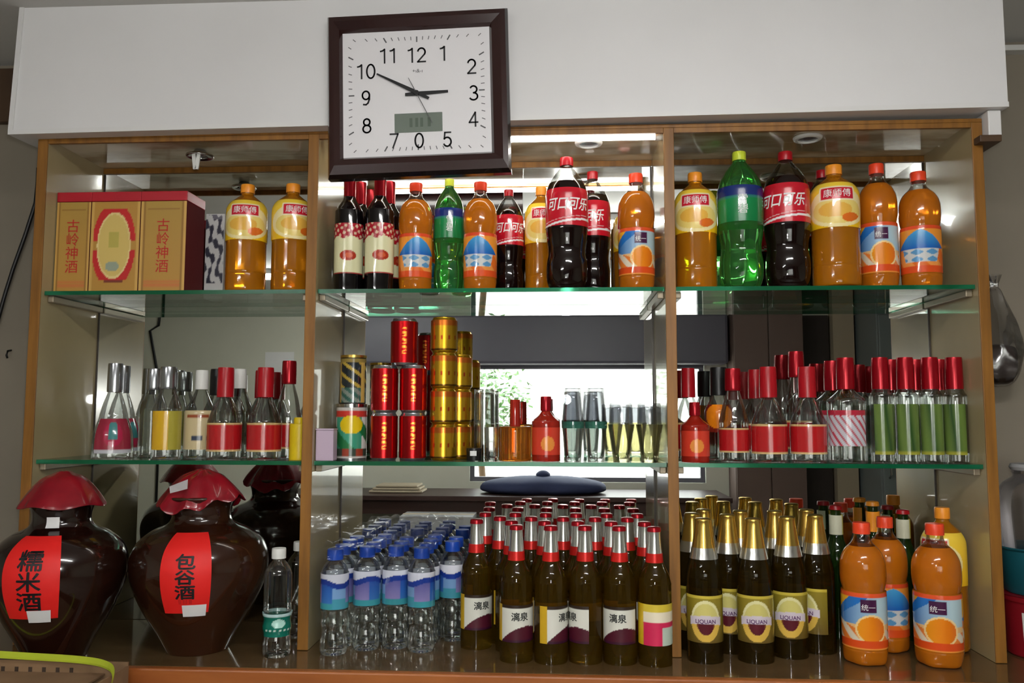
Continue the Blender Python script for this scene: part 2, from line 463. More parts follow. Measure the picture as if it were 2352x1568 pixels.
# tube behind the rail of the middle bay
t = thing('tube_lamp', 'slim lit tube lamp behind the top rail of the middle bay', 'lamp', (-0.175, FRONT+.028, ZT-.013))
obj('tube', tube_mesh('tube', [(-0.38, 0, 0), (0.41, 0, 0)], 0.007, 12), 'bay_tube', t)
for x in (-0.39, 0.42): obj('end_cap', tube_mesh('end_cap', [(x-.01, 0, 0), (x+.008, 0, 0)], 0.009, 12), 'white_cap', t)

# downlights in the cabinet top
def downlight(px, Y, label, hang=False):
    x = PX(px, Y, 0.69)
    t = thing('downlight', label, 'downlight', (x, Y, ZT))
    if not hang:
        obj('ring', lathe('ring', [(0.024, -.0005), (0.024, -.0005), (0.036, -.0005), (0.036, -.0005), (0.034, -.006), (0.026, -.008), (0.024, -.0005)], 24), 'white_cap', t)
        obj('lens', lathe('lens', [(0, -.004), (0.0245, -.004), (0.0245, -.004), (0.0245, -.0007), (0, -.0007)], 24), 'silver_cap', t)
    else:
        obj('ring', lathe('ring', [(0.020, -.018), (0.020, -.018), (0.034, -.020), (0.036, -.016), (0.034, -.013), (0.02, -.011), (0.02, -.018)], 24), 'chrome', t)
        obj('can', lathe('can', [(0, -.0006), (0.014, -.0006), (0.014, -.0006), (0.019, -.012), (0.0, -.0155)], 20), 'silver_cap', t)
        for s in (-1, 1):
            obj('spring_clip', box_mesh('clip', s*.009-.005, s*.009+.005, -.026, -.020, -.058, -.0165, bev=.0015), 'white_cap', t, rot=(0, s*.12, 0))
downlight(460, 2.11, 'loose chrome downlight with two clips hanging above the gift boxes', True)
downlight(1352, 2.10, 'small round unlit downlight in the bright middle cabinet top', False)
downlight(1855, 2.09, 'round white rimmed downlight in the right cabinet top', False)

# counter
ct = thing('counter', 'long glossy brown counter top under the bottles with a wooden front edge', 'counter')
CF = 1.852
obj('counter_top', box_mesh('counter_top', -1.95, 1.75, CF+.012, WY1-.001, CT-.03, CT), 'counter_wood', ct)
obj('edge_strip', box_mesh('edge', -1.95, 1.75, CF-.01, CF+.0118, CT-.034, CT, bev=.004), 'counter_edge', ct)
obj('base', box_mesh('base', -1.93, 1.73, CF+.03, WY1-.002, 0.001, CT-.0305), 'cabinet_dark', ct)
for i in range(6):
    x0 = -1.92+i*.61
    d = obj('door', box_mesh('cdoor', x0, x0+.6, CF+.012, CF+.0295, .08, CT-.05, bev=.003), 'counter_edge', ct)
    obj('handle', tube_mesh('chandle', [(x0+.54, CF+.011, .55), (x0+.54, CF-.008, .56), (x0+.54, CF-.008, .64), (x0+.54, CF+.011, .65)], .004), 'chrome', d)


# ================================================================== CLOCK
ccx, ccz, crot = -0.3405, EYE+0.764, 0.026
clk = thing('wall_clock', 'square dark brown wall clock with white dial hanging on the white beam', 'clock', (ccx, SY-.0045, ccz))
clk.rotation_euler = (0, -crot, 0)
CW, CH = 0.441, 0.405
def L2(px, py, Y=1.925):
    p = ray(px, py, Y); dx, dz = p.x-ccx, p.z-ccz
    return (dx*math.cos(crot)+dz*math.sin(crot), -dx*math.sin(crot)+dz*math.cos(crot))
da = L2(782, 71); db = L2(1131, 345)
dx0, dx1, dz0, dz1 = da[0]+.002, db[0]-.002, db[1]+.0, da[1]-.002
# moulded frame: four nested rectangles
def rect(x0, x1, z0, z1, y): return [(x0, y, z0), (x1, y, z0), (x1, y, z1), (x0, y, z1)]
hx, hz = CW/2, CH/2
R_ = [rect(-hx, hx, -hz, hz, 0), rect(-hx, hx, -hz, hz, -.022), rect(-hx+.006, hx-.006, -hz+.008, hz-.006, -.034),
      rect(-hx+.018, hx-.018, -hz+.030, hz-.018, -.037), rect(dx0-.006, dx1+.006, dz0-.006, dz1+.006, -.028), rect(dx0, dx1, dz0, dz1, -.018)]
V = [v for r in R_ for v in r]; Fc = [(3, 2, 1, 0)]; MI = [0]
for j in range(len(R_)-1):
    for i in range(4):
        i2 = (i+1) % 4; Fc.append((j*4+i, j*4+i2, j*4+4+i2, j*4+4+i)); MI.append(1 if j < 2 else 0)
obj('frame', new_mesh('clock_frame', V, Fc, False, MI), ['frame_lacquer', 'frame_dark'], clk)
dial = obj('dial', box_mesh('dial', dx0, dx1, -.0185, -.012, dz0, dz1), 'dial', clk)
nums = [('12', 955, 122), ('1', 1018, 118), ('2', 1082, 148), ('3', 1087, 209), ('4', 1086, 270), ('5', 1026, 316), ('0', 961, 319),
        ('7', 903, 320), ('8', 840, 285), ('9', 838, 221), ('10', 838, 160), ('11', 891, 124)]
def arc(cx, cy, rx, ry, a0, a1, n=14):
    return [(cx+rx*math.cos(math.radians(a0+(a1-a0)*i/n)), cy+ry*math.sin(math.radians(a0+(a1-a0)*i/n))) for i in range(n+1)]
STROKES = {'0': [arc(.3, .5, .27, .47, 0, 360, 24)], '1': [[(.06, .84), (.2, .87), (.33, .97), (.33, .03)]], '2': [arc(.3, .70, .25, .27, 165, -35)+[(.04, .04), (.57, .04)]],
    '3': [arc(.28, .74, .23, .23, 150, -90), arc(.28, .27, .27, .24, 90, -150)], '4': [[(.44, .03), (.44, .97), (.03, .30), (.60, .30)]],
    '5': [[(.53, .96), (.14, .96), (.10, .55)]+arc(.29, .33, .26, .30, 140, -150)], '7': [[(.04, .96), (.57, .96), (.22, .03)]],
    '8': [arc(.3, .74, .21, .22, 0, 360, 20), arc(.3, .28, .26, .25, 0, 360, 20)], '9': [arc(.3, .68, .24, .28, 0, 360, 20), [(.54, .68), (.53, .40), (.44, .15), (.30, .04), (.13, .06)]]}
def numeral(txt, h, t_):
    bm = bmesh.new(); n = len(txt); W = .66
    for k, ch in enumerate(txt):
        for line in STROKES[ch]:
            P = [Vector(((x-.3+(k-(n-1)/2)*W)*h*.98, 0, (y-.5)*h)) for x, y in line]
            for a, b in zip(P[:-1], P[1:]):
                d = (b-a).normalized(); nn = Vector((d.z, 0, -d.x))*t_/2; e = d*t_*.35
                bm.faces.new([bm.verts.new(v) for v in (a-e-nn, b+e-nn, b+e+nn, a-e+nn)])
    bmesh.ops.recalc_face_normals(bm, faces=bm.faces[:])
    me = bpy.data.meshes.new('numeral'); bm.to_mesh(me); bm.free(); return me
for s_, px, py in nums:
    x, z = L2(px, py)
    obj('numeral', numeral(s_, .0365, .0040), 'black_ink', dial, (x, -.0192, z))
mb = bmesh.new()
cxl, czl = L2(957, 209)
wl, wr, wb, wt = cxl-dx0-.014, dx1-cxl-.014, czl-dz0-.012, dz1-czl-.016
for k in range(60):
    a = 2*PI*k/60; sx, cz = math.sin(a), math.cos(a)
    tx = (wr if sx > 0 else wl)/max(abs(sx), 1e-6); tz = (wt if cz > 0 else wb)/max(abs(cz), 1e-6); t_ = min(tx, tz)
    ln = 0.014 if k % 5 == 0 else 0.009; wd = 0.0016 if k % 5 == 0 else 0.0009
    p = Vector((cxl+sx*t_, 0, czl+cz*t_)); d = Vector((sx, 0, cz)); n = Vector((cz, 0, -sx))
    q = [p+n*wd, p-n*wd, p-n*wd-d*ln, p+n*wd-d*ln]
    mb.faces.new([mb.verts.new((v.x, -.0190, v.z)) for v in q])
me = bpy.data.meshes.new('ticks'); mb.to_mesh(me); mb.free(); obj('minute_marks', me, 'tick_ink', dial)
def hand(nm, tip, tail, w0, w1, y, m):
    a = Vector((L2(*tail)[0], y, L2(*tail)[1])); b = Vector((L2(*tip)[0], y, L2(*tip)[1]))
    d = (b-a).normalized(); n = Vector((d.z, 0, -d.x)); V = []
    for yy in (0, -.001):
        for p, w_ in ((a, w0*.7), (a+(b-a)*.3, w0), (b, w1)):
            V += [p+n*w_+Vector((0, yy, 0)), p-n*w_+Vector((0, yy, 0))]
    Fc = [(0, 1, 3, 2), (2, 3, 5, 4), (6, 8, 9, 7), (8, 10, 11, 9), (0, 2, 8, 6), (2, 4, 10, 8), (1, 7, 9, 3), (3, 9, 11, 5), (4, 5, 11, 10), (0, 6, 7, 1)]
    obj(nm, new_mesh(nm, V, Fc, False), m, clk)
hand('hour_hand', (1028, 206), (929, 214), .0052, .003, -.0215, 'black_ink')
hand('minute_hand', (864, 167), (984, 223), .0048, .0018, -.0235, 'black_ink')
hand('second_hand', (992, 280), (937, 177), .0010, .0006, -.0255, 'tick_ink')
x, z = L2(956, 211); obj('hub', lathe('hub', [(0, 0), (.006, 0), (.006, 0), (.006, .010), (.006, .010), (0, .010)], 16), 'black_ink', clk, (x, -.0180, z), (PI/2, 0, 0))
a = L2(904, 258); b = L2(1015, 297)
lcd = obj('lcd_display', box_mesh('lcd', a[0], b[0], -.0205, -.017, b[1], a[1], bev=.0008), 'lcd', clk)
obj('digits', boxes_mesh('digits', [(x_-.0035, x_+.0035, -.0211, -.0206, -.011, .011) for x_ in (-.018, -.004, .008, .026)]), 'lcd_dark', lcd, ((a[0]+b[0])/2, 0, (a[1]+b[1])/2))
x, z = L2(957, 158); obj('maker_mark', text_flat('+ı&-ı', 0.013, 0), 'tick_ink', dial, (x, -.0192, z))

# ================================================================== GIFT BOXES
GOLD, GOLD2, DKGOLD = C(182, 136, 58), C(206, 162, 84), C(150, 108, 46)
RED_ = C(180, 30, 34)
def face_text(u, v):
    if u < .05 or u > .95: return GOLD2
    if v > .92: return RED_
    if .04 < v < .13 and .1 < u < .9: return mixc(GOLD, C(206, 96, 60), .55 if int(v*90) % 2 else .25)
    if u < .10 or u > .90: return DKGOLD
    if .82 < v < .84 and .15 < u < .85: return DKGOLD
    return mixc(GOLD, C(172, 138, 62), v)
def face_oval(u, v):
    if u < .05 or u > .95: return GOLD2
    if v > .92: return RED_
    x, y = (u-.48)/.40, (v-.47)/.39
    d = math.hypot(x, y)
    if d < .80:
        if math.hypot((u-.46)/.14, (v-.26)/.05) < 1: return C(150, 160, 140)
        return C(214, 186, 104) if not (.45 < v < .6 and abs(u-.48) < .1) else C(186, 170, 80)
    if d < .86: return C(230, 206, 140)
    if .12 < v < .84 and d < 1.12 and not (.42 < v < .52): return C(196, 34, 34)
    if .10 < v < .13 and .3 < u < .7: return C(120, 50, 36)
    return GOLD
def side_red(u, v):
    if v > .92: return RED_
    if .2 < v < .32 and .3 < u < .55: return C(150, 90, 70)
    return C(112, 22, 22)
BH = 0.262
def gift_box(x0, x1, y0, fn, label, txt):
    wd = x1-x0; dp = 0.108
    t = thing('gift_box', label, 'box', ((x0+x1)/2, y0, S1+.0004), group='gold and red gift boxes')
    body = obj('carton', box_mesh('carton', -wd/2, wd/2, 0.0006, dp, 0, BH*.90), 'red_foil' if 0 else 'carton_side', t)
    obj('lid', box_mesh('lid', -wd/2-.0008, wd/2+.0008, -.0008, dp+.0008, BH*.905, BH, bev=.0012), 'lid_red', t)
    obj('front_print', flat_print('front_print', wd-.0006, BH*.90, lambda u, v: fn(u, v*.91), 44, 70), 'print', t)
    if txt:
        obj('lettering', text_flat(txt, 0.036, 0, line=.98), 'red_ink', t, (0, -.0011, BH*.46))
mat('carton_side', C(96, 16, 18), 0.75); mat('lid_red', C(178, 24, 40), 0.35)
yb = 2.048
xa, xb, xc_, xd = PX(121, yb, .42), PX(207, yb, .42), PX(321, yb, .42), PX(426, yb, .42)
gift_box(max(xa, P0[1]+.0025), xb-.002, yb, face_text, 'gold gift box with red vertical lettering, leftmost against the side panel', '古\n岭\n神\n酒')
gift_box(xb, xc_-.002, yb, face_oval, 'gold gift box with a red-framed oval, between the two lettered boxes', None)
gift_box(xc_, xd, yb, face_text, 'gold gift box with red lettering and dark red side, nearest the yellow juice', '古\n岭\n神\n酒')
def marble(u, v):
    n = math.sin(u*9+v*23)+math.sin(u*17-v*14+1)+math.sin(u*5+v*37)
    return C(52, 52, 66) if n > .55 and .18 < v < .95 else (C(110, 108, 118) if n > .1 and v > .18 else C(206, 206, 204))
t = thing('marbled_carton', 'tall white carton with dark marbled print beside the gift boxes', 'carton', (PX(497, 2.19, .42), 2.175, S1+.0004))
obj('carton', box_mesh('mc', -.026, .026, .0006, .055, 0, .232, bev=.001), 'white_paper', t)
obj('front_print', flat_print('mp', .05, .23, marble, 24, 80), 'print', t)

# ================================================================== BOTTLES
KIND = {}
def kind(name, h, r, parts): KIND[name] = (h, r, parts)
def place(k, x, Y, z, label, cat, group=None, rz=0.0, name=None, h=None, r=None, lean=0.0, swap=None, skip=()):
    H, R, parts = KIND[k]
    rz += math.atan2(-x, Y)      # labels are turned towards the shop side
    t = thing(name or k, label, cat, (x, Y, z+.0004), rz, group, ((r or R)/R, (r or R)/R, (h or H)/H))
    if lean: t.rotation_euler = (0, lean, rz)
    for nm, me, ms, subs in parts:
        if nm in skip: continue
        ms2 = (swap or {}).get(nm, ms)
        o = obj(nm, me, ms2, t)
        for sn, sm, sms in subs: obj(sn, sm, (swap or {}).get(sn, sms), o)
    return t
def cap_mesh(nm, r, z0, z1, ribs=True, top=.9):
    return lathe(nm, [(0, z0), (r, z0), (r, z0), (r, z1-.0025), (r*top, z1), (r*top, z1), (0, z1)], 24, 2)

# ---- yellow juice bottle (2 l, square-shouldered)
yp = [(0, .002), (.030, 0), (.046, .002), (.0505, .010), (.0505, .045), (.0495, .05), (.0505, .055), (.0505, .120),
      (.0515, .150), (.0515, .205), (.049, .222), (.040, .236), (.026, .248), (.0165, .256), (.0155, .262), (.0155, .262), (.0155, .272), (0, .272)]
yr = rfun(yp)
YEL, YEL2 = C(246, 196, 24), C(250, 214, 70)
def yfn(u, v):
    x, y = (u-.5)*2, v
    if abs(x+.0) < .40 and .58 < y < .90:
        if abs(x) < .365 and .615 < y < .865: return C(202, 26, 50)
        return C(244, 228, 190)
    if math.hypot(x*1.0, (y-.36)*2.1) < .60:
        if math.hypot((x-.32)*2.2, (y-.20)*4.6) < .5: return C(226, 112, 30)
        if math.hypot((x+.05)*1.1, (y-.38)*2.6) < .42: return C(236, 182, 76)
        return C(240, 214, 120)
    if math.hypot(x*1.0, (y-.42)*1.75) < .74: return C(250, 232, 170)
    return mixc(YEL, YEL2, max(0, min(1, y)))
ylabel = sleeve('ylabel', yr, .132, .236, 3.7, yfn, 96, 60, off=.0011)
ytext = text_wrap('康师傅', .0195, yr, .2090, off=.0016)
kind('juice_bottle', .284, .0515, [('bottle', lathe('ybottle', yp, 32), ['yellow_juice'], []), ('label', ylabel, ['print_gloss'], [('lettering', ytext, ['white_ink'])]),
     ('cap', cap_mesh('ycap', .0178, .262, .284), ['yellow_orange_cap'], [])])

# ---- orange drink bottle (blue and orange wrap)
op = [(0, .004), (.020, .003), (.030, 0), (.042, .002), (.046, .012), (.0465, .030), (.0455, .034), (.0465, .038), (.0465, .146), (.0435, .152), (.0440, .158),
      (.0475, .176), (.0480, .200), (.0455, .222), (.0370, .241), (.0255, .253), (.0190, .262), (.0165, .272), (.0160, .282), (.0160, .282), (.0160, .290), (0, .290)]
orr = rfun(op)
def ofn(u, v):
    uu = (u*2) % 1.0; x = (uu-.5)*2; y = v
    if y > .93: return C(226, 84, 40)
    if y < .16: return C(222, 78, 26) if y > .03 else C(236, 150, 60)
    if abs(x-.22) < .22 and .66 < y < .90: return C(70, 28, 66)
    if math.hypot((x-.30)*1.0, (y-.36)*1.75) < .40: return mixc(C(240, 156, 24), C(224, 104, 16), max(0, min(1, .5+x-.3)))
    if math.hypot((x-.30)*1.0, (y-.36)*1.75) < .46: return C(246, 214, 150)
    if y < .34+.2*max(0, -x):
        return C(226, 214, 190) if math.sin(x*11+y*19) > .1 else C(232, 128, 50)
    if y > .62 + .40*(x+.55): return C(240, 176, 40) if y > .66+.5*(x+.85) else C(36, 112, 190)
    if y > .44: return mixc(C(40, 120, 196), C(180, 206, 214), max(0, min(1, (x+.7)/1.3)))
    return C(236, 190, 130)
def ofn_back(u, v): return ofn(u, v)
def ofn2(u, v):     # the other face of the wrap: blue peak over a white drop
    uu = (u*2) % 1.0; x = (uu-.5)*2; y = v
    if y > .93: return C(222, 74, 36)
    if y < .14: return C(222, 80, 28)
    if y > .50 and y < .92-.55*abs(x)**1.5: return mixc(C(20, 92, 180), C(70, 160, 214), (y-.5)/.4)
    if y > .5: return C(236, 150, 50)
    if .22 < y <= .5 and abs(x) < .62-.4*(.5-y): return C(206, 208, 206) if math.sin(x*13)+math.sin(y*40) > -.2 else C(90, 150, 196)
    return C(228, 110, 36) if math.sin(x*7+y*9) > 0 else C(236, 150, 70)
olabel = sleeve('olabel', orr, .036, .154, 2*PI, ofn, 150, 60)
olabel2 = sleeve('olabel2', orr, .036, .154, 2*PI, ofn2, 150, 60)
# badge centre: u where uu=.5+.11 on the front half-turn -> front sits at u=.5 i.e. seam, so shift a quarter turn when placing
otext = text_wrap('统一', .0145, orr, .125, a0=-PI/2+.345, off=.0014)
obody = lathe('obottle', op, 40, slot=lambda z: 0 if z < .250 else 1, wob=lambda a, r, z: (r*(1-.10*max(0, 1-z/.030)*(.5+.5*math.cos(5*a))), z))
ocap = cap_mesh('ocap', .0185, .276, .300)
kind('orange_bottle', .300, .0475, [('bottle', obody, ['orange_juice', 'clear_shell'], []), ('label', olabel, ['print_gloss'], [('lettering', otext, ['white_ink'])]), ('cap', ocap, ['orange_cap'], [])])
kind('orange_bottle_peak', .300, .0475, [('bottle', obody, ['orange_juice', 'clear_shell'], []), ('label', olabel2, ['print_gloss'], []), ('cap', ocap, ['orange_cap'], [])])

# ---- big soda bottles (contoured 2 l)
sp = [(0, .006), (.018, .004), (.028, 0), (.042, .002), (.050, .014), (.0535, .035), (.0530, .070), (.0495, .092), (.0495, .112), (.0530, .132), (.0550, .150),
      (.0555, .165), (.0555, .235), (.0545, .250), (.049, .272), (.036, .296), (.024, .312), (.0165, .322), (.0150, .328), (.0150, .328), (.0150, .338), (0, .338)]
sr = rfun(sp)
def petal(a, r, z):
    if z < .05: return r*(1-.07*(1-z/.05)*(0.5+0.5*math.cos(5*a))), z
    return r, z
def cfn(u, v):
    x = (u-.5)*2
    if .06 < v-.10*math.sin(x*3+.4) < .115: return C(240, 236, 236)
    if .17 < v-.10*math.sin(x*3+.4) < .185: return C(230, 190, 190)
    return C(196, 22, 42)
clabel = sleeve('clabel', sr, .160, .258, 2*PI, cfn, 110, 56)
ctext = text_wrap('可口可乐', .036, sr, .216, off=.0014, shear=.25, bold=.0006, sx=.80)
sbody = lathe('sbottle', sp, 40, slot=lambda z: 0 if z < .277 else 1, wob=petal)
kind('cola_bottle', .348, .0555, [('bottle', sbody, ['cola', 'clear_shell'], []), ('label', clabel, ['print_gloss'], [('lettering', ctext, ['white_ink'])]),
     ('cap', cap_mesh('ccap', .0175, .326, .348), ['red_cap'], [])])
def gfn(u, v):
    if v > .70: return C(22, 44, 112)
    if v > .64: return C(40, 120, 110)
    return mixc(C(14, 120, 62), C(20, 140, 76), v)
glabel = sleeve('glabel', sr, .162, .252, 2*PI, gfn, 60, 30)
gtext = text_wrap('雪\n碧', .026, sr, .204, a0=.12, off=.0014, line=.9)
kind('lime_soda_bottle', .348, .0555, [('bottle', lathe('lbottle', sp, 40, slot=lambda z: 0, wob=petal), ['lime_liquid'], []), ('label', glabel, ['print_gloss'], [('lettering', gtext, ['white_ink'])]),
     ('cap', cap_mesh('lcap', .0170, .326, .348), ['lime_cap'], [])])

# ---- wine bottle
wp = [(0, .006), (.028, .002), (.034, 0), (.036, .004), (.0362, .010), (.0362, .185), (.034, .203), (.026, .220), (.017, .235), (.0145, .250), (.0142, .290), (.0142, .290), (0, .290)]
wr_ = rfun(wp)
def wfn(u, v):
    x = (u-.5)*2
    if v < .03: return C(150, 40, 40)
    if v > .72 + .03*math.sin(x*8):
        return C(168, 24, 40) if math.sin(x*23+v*31)+math.sin(x*11-v*50) < .6 else C(222, 190, 160)
    if math.hypot(x*1.0/.42, (v-.36)/.10) < 1: return C(172, 50, 26) if math.hypot((x-.05)/.2, (v-.36)/.05) > 1 else C(206, 90, 50)
    return C(226, 222, 178)
wlabel = sleeve('wlabel', wr_, .040, .168, 2.75, wfn, 60, 60)
kind('wine_bottle', .298, .0362, [('bottle', lathe('wbottle', wp, 28), ['dark_wine'], []), ('label', wlabel, ['print_gloss'], []),
     ('neck_foil', lathe('wfoil', [(.0150, .234), (.0152, .234), (.0152, .234), (.0150, .297), (.0135, .298), (.0135, .298), (0, .298)], 20, 2), ['red_foil'], [])])

# ---- beers
bp = [(0, .006), (.028, .002), (.0355, 0), (.0375, .005), (.038, .012), (.038, .160), (.0372, .178), (.0328, .196), (.0255, .211), (.0202, .224), (.0174, .240), (.0150, .262), (.0135, .290), (.0140, .292), (.0140, .298), (.0140, .298), (0, .298)]
br2 = rfun(bp)
def bfn(u, v):
    if u < .16: return C(206, 166, 36)
    x = (u-.58)/.42
    if v < .40 - .22*(x*x) + .16*x: return C(76, 18, 36) if v > .06 else C(54, 14, 40)
    if v > .9: return C(44, 30, 20)
    return C(222, 222, 210)
blabel = sleeve('blabel', br2, .046, .128, 2.9, bfn, 64, 40)
btext = text_wrap('漓泉', .020, br2, .103, a0=.22, off=.0013, fat=.0004)
bfoil = lathe('bfoil', [(.0187, .243), (.0187, .243), (.0164, .262), (.0146, .290), (.0150, .293), (.0150, .293), (0, .2985)], 20, 2)
bband = lathe('bband', [(.0198, .224), (.0205, .224), (.0205, .224), (.0188, .2445), (.0188, .2445), (.018, .2445)], 20, 2)
bcrown = lathe('bcrown', [(0, .2925), (.0165, .2925), (.0165, .2925), (.0158, .299), (.0135, .3025), (0, .3035)], 24, 2)
kind('beer_bottle', .3035, .038, [('bottle', lathe('bbottle', bp, 28), ['amber_glass'], []), ('label', blabel, ['print'], [('lettering', btext, ['dark_ink'])]),
     ('neck_foil', bfoil, ['silver_foil'], [('red_band', bband, ['red_band'])]), ('crown_cap', bcrown, ['red_foil'], [])])
def bfn2(u, v):
    if u < .22: return C(216, 178, 30)
    if v > .80: return C(214, 190, 60)
    if v > .55: return C(236, 226, 200)
    if u > .6 and v < .45: return C(190, 206, 190)
    return C(206, 40, 84)
blabel2 = sleeve('blabel2', br2, .046, .136, 2.9, bfn2, 40, 40)
kind('beer_bottle_pink', .3035, .038, [('bottle', KIND['beer_bottle'][2][0][1], ['amber_glass'], []), ('label', blabel2, ['print'], []),
     ('neck_foil', bfoil, ['silver_foil'], [('red_band', bband, ['red_band'])]), ('crown_cap', bcrown, ['red_foil'], [])])
gp = [(0, .006), (.030, .002), (.038, 0), (.0405, .005), (.041, .012), (.041, .168), (.0395, .190), (.036, .210), (.0305, .230), (.0255, .252), (.0205, .282), (.0170, .310), (.0170, .310), (0, .310)]
gr_ = rfun(gp)
def gbfn(u, v):
    x = (u-.5)*2; y = v-.46
    d = math.hypot(x/.62, y/.44)
    if abs(y+.02-.05*math.cos(x*2)) < .085 and abs(x) < .66: return C(216, 204, 214)
    if d < 1:
        if y > .09:
            return C(214, 204, 120) if d < .85 else C(232, 226, 170)
        if y < -.05:
            if math.hypot(x/.30, (y+.12)/.17) < 1: return C(92, 30, 40)
            return C(222, 182, 80) if d > .62 else C(120, 70, 40)
        return C(104, 40, 90)
    if v > .93: return C(206, 186, 70)
    return mixc(C(104, 84, 36), C(150, 134, 40), v)
gblabel = sleeve('gblabel', gr_, .046, .150, 2.7, gbfn, 64, 56)
gbtext = text_wrap('LIQUAN', .0125, gr_, .0925, off=.0013, bold=.0002)
gfoil = lathe('gfoil', [(.0312, .228), (.0322, .230), (.0300, .237), (.0268, .252), (.0217, .282), (.0184, .306), (.0186, .314), (.0186, .314), (.0160, .319), (0, .320)], 22, 3)
gsil = lathe('gsil', [(.0328, .2285), (.0328, .2285), (.0308, .237), (.0290, .246), (.0274, .2535), (.0274, .2535), (.0265, .2535)], 22, 3)
kind('gold_beer_bottle', .320, .041, [('bottle', lathe('gbottle', gp, 28), ['amber_dark'], []), ('label', gblabel, ['print_gloss'], [('lettering', gbtext, ['purple_ink'])]),
     ('neck_foil', gfoil, ['gold_foil'], [('silver_hem', gsil, ['silver_foil'])])])
kind('green_beer_bottle', .300, .034, [('bottle', lathe('nbottle', [(p[0]*.895, p[1]) for p in bp], 24), ['green_glass'], []),
     ('neck_label', sleeve('nlabel', lambda z: .0162, .235, .280, 5.6, lambda u, v: C(216, 216, 190) if u < .7 else C(206, 190, 60), 24, 6), ['print'], []),
     ('crown_cap', lathe('ncrown', [(0, .2925), (.0165, .2925), (.0165, .2925), (.0158, .299), (.0135, .3025), (0, .3035)], 24, 2), ['red_cap'], [])])

# ---- water bottles
tp = [(0, .005), (.018, .004), (.026, 0), (.0305, .003), (.0325, .012), (.0315, .035), (.0290, .050), (.0315, .066), (.0290, .082), (.0320, .096), (.0325, .100), (.0325, .166), (.0318, .173), (.0285, .183),
      (.0215, .193), (.0150, .200), (.0130, .206), (.0130, .206), (.0130, .214), (0, .214)]
tr_ = rfun(tp)
def tfn(u, v):
    wv = .80+.07*math.sin(u*14+.6)
    if v > wv: return C(228, 230, 240)
    x = (u*2) % 1
    if v > wv-.16: return C(30, 60, 150)
    if .30 < x < .62: return C(120, 160, 206) if v > .3 else C(70, 150, 170)
    if v < .18: return C(60, 150, 160)
    return mixc(C(60, 120, 190), C(28, 66, 160), v) if x < .5 else mixc(C(150, 140, 190), C(60, 70, 150), v)
tlabel = sleeve('tlabel', tr_, .098, .172, 2*PI, tfn, 80, 32)
tbody = lathe('tbottle', tp, 24, 3)
kind('water_bottle', .222, .0325, [('bottle', tbody, ['clear_liquid'], []), ('label', tlabel, ['print_gloss'], []), ('cap', cap_mesh('tcap', .0190, .200, .222), ['blue_cap'], [])])
def tg(u, v):
    x = (u-.5)*2
    if v > .88: return C(190, 220, 220)
    if math.hypot(x*3.2, (v-.58)*2.6) < .5: return C(176, 222, 210)
    if .24 < v < .34 and abs(x) < .35 and math.sin(x*60) > 0: return C(200, 226, 214)
    return C(10, 110, 92)
glab2 = sleeve('glab2', tr_, .048, .100, 2*PI, tg, 80, 26, off=.0018)
kind('mineral_bottle', .245, .0325, [('bottle', lathe('mbottle', [(r, z*1.08) for r, z in tp], 24, 3), ['clear_liquid'], []), ('label', glab2, ['print_gloss'], []), ('cap', cap_mesh('mcap', .0165, .222, .245), ['white_cap'], [])])

# ---- liquor bottles on the lower glass shelf
def liquor(name, h, r, zs, rn, zc, capm, label=None, body='clear_liquid', capr=None, flare=0.0, lz=(.02, .5), arc=3.4, txt=None):
    """zs: shoulder start, zc: cap bottom (fractions of h)"""
    b = [(0, .005), (r*.8, .002), (r*.95, 0), (r, .006), (r*(1-flare*.2), h*zs*.6), (r*(1-flare), h*zs), (r*(1-flare)*.88+rn*.12, h*(zs+.05)), (min(rn*1.5+.004, (r*(1-flare)+rn)*.5), h*(zs+.55*(zc-zs))), (rn, h*(zc-.02)), (rn, h*zc), (rn, h*zc), (0, h*zc)]
    f = rfun(b); parts = [('bottle', lathe(name+'_b', b, 28), [body], [])]
    if label:
        subs = []
        if txt: subs = [('lettering', text_wrap(txt, .018, f, h*(lz[0]+lz[1])/2, off=.0013), ['gold_ink'])]
        parts.append(('label', sleeve(name+'_l', f, h*lz[0], h*lz[1], arc, label, 40, 24), ['print_gloss'], subs))
    cr_ = capr or rn*1.15
    parts.append(('cap', lathe(name+'_c', [(0, h*zc-.004), (cr_, h*zc-.004), (cr_, h*zc-.004), (cr_*1.03, h*zc+.004), (cr_*.98, h-.003), (cr_*.9, h), (cr_*.9, h), (0, h)], 24, 2), [capm], []))
    kind(name, h, r, parts)
def lab_red(u, v): return C(176, 26, 30) if .06 < v < .94 else C(206, 176, 120)
def lab_badge(u, v):
    x = (u-.5)*2
    if math.hypot(x/.5, (v-.55)/.35) < 1: return C(60, 130, 130) if abs(x) < .22 and v > .4 else C(176, 30, 70)
    return C(190, 190, 196) if v < .1 else C(150, 40, 60)
def lab_yel(u, v): return C(216, 170, 30) if u < .55 else C(170, 160, 60)
def lab_cream(u, v):
    if abs(v-.85) < .05 and .2 < u < .8: return C(150, 70, 40)
    if abs(v-.3) < .05 and abs(u-.5) < .14: return C(50, 60, 80)
    return C(206, 188, 146)
def lab_green(u, v): return mixc(C(40, 72, 30), C(96, 120, 54), abs(math.sin(u*5+v))) if v > .08 else C(150, 150, 50)
def lab_clear(u, v):
    x = (u-.5)*2
    return C(176, 40, 60) if (v > .86 or math.sin(x*19+v*23) > .55) else C(196, 196, 204)
def lab_orange(u, v): return C(232, 130, 20) if math.hypot((u-.5)*2, (v-.6)*1.5) < .7 else C(120, 30, 20)
liquor('flask_bottle', .240, .050, .42, .016, .72, 'silver_cap', lab_badge, flare=.30, lz=(.06, .42), arc=2.0)
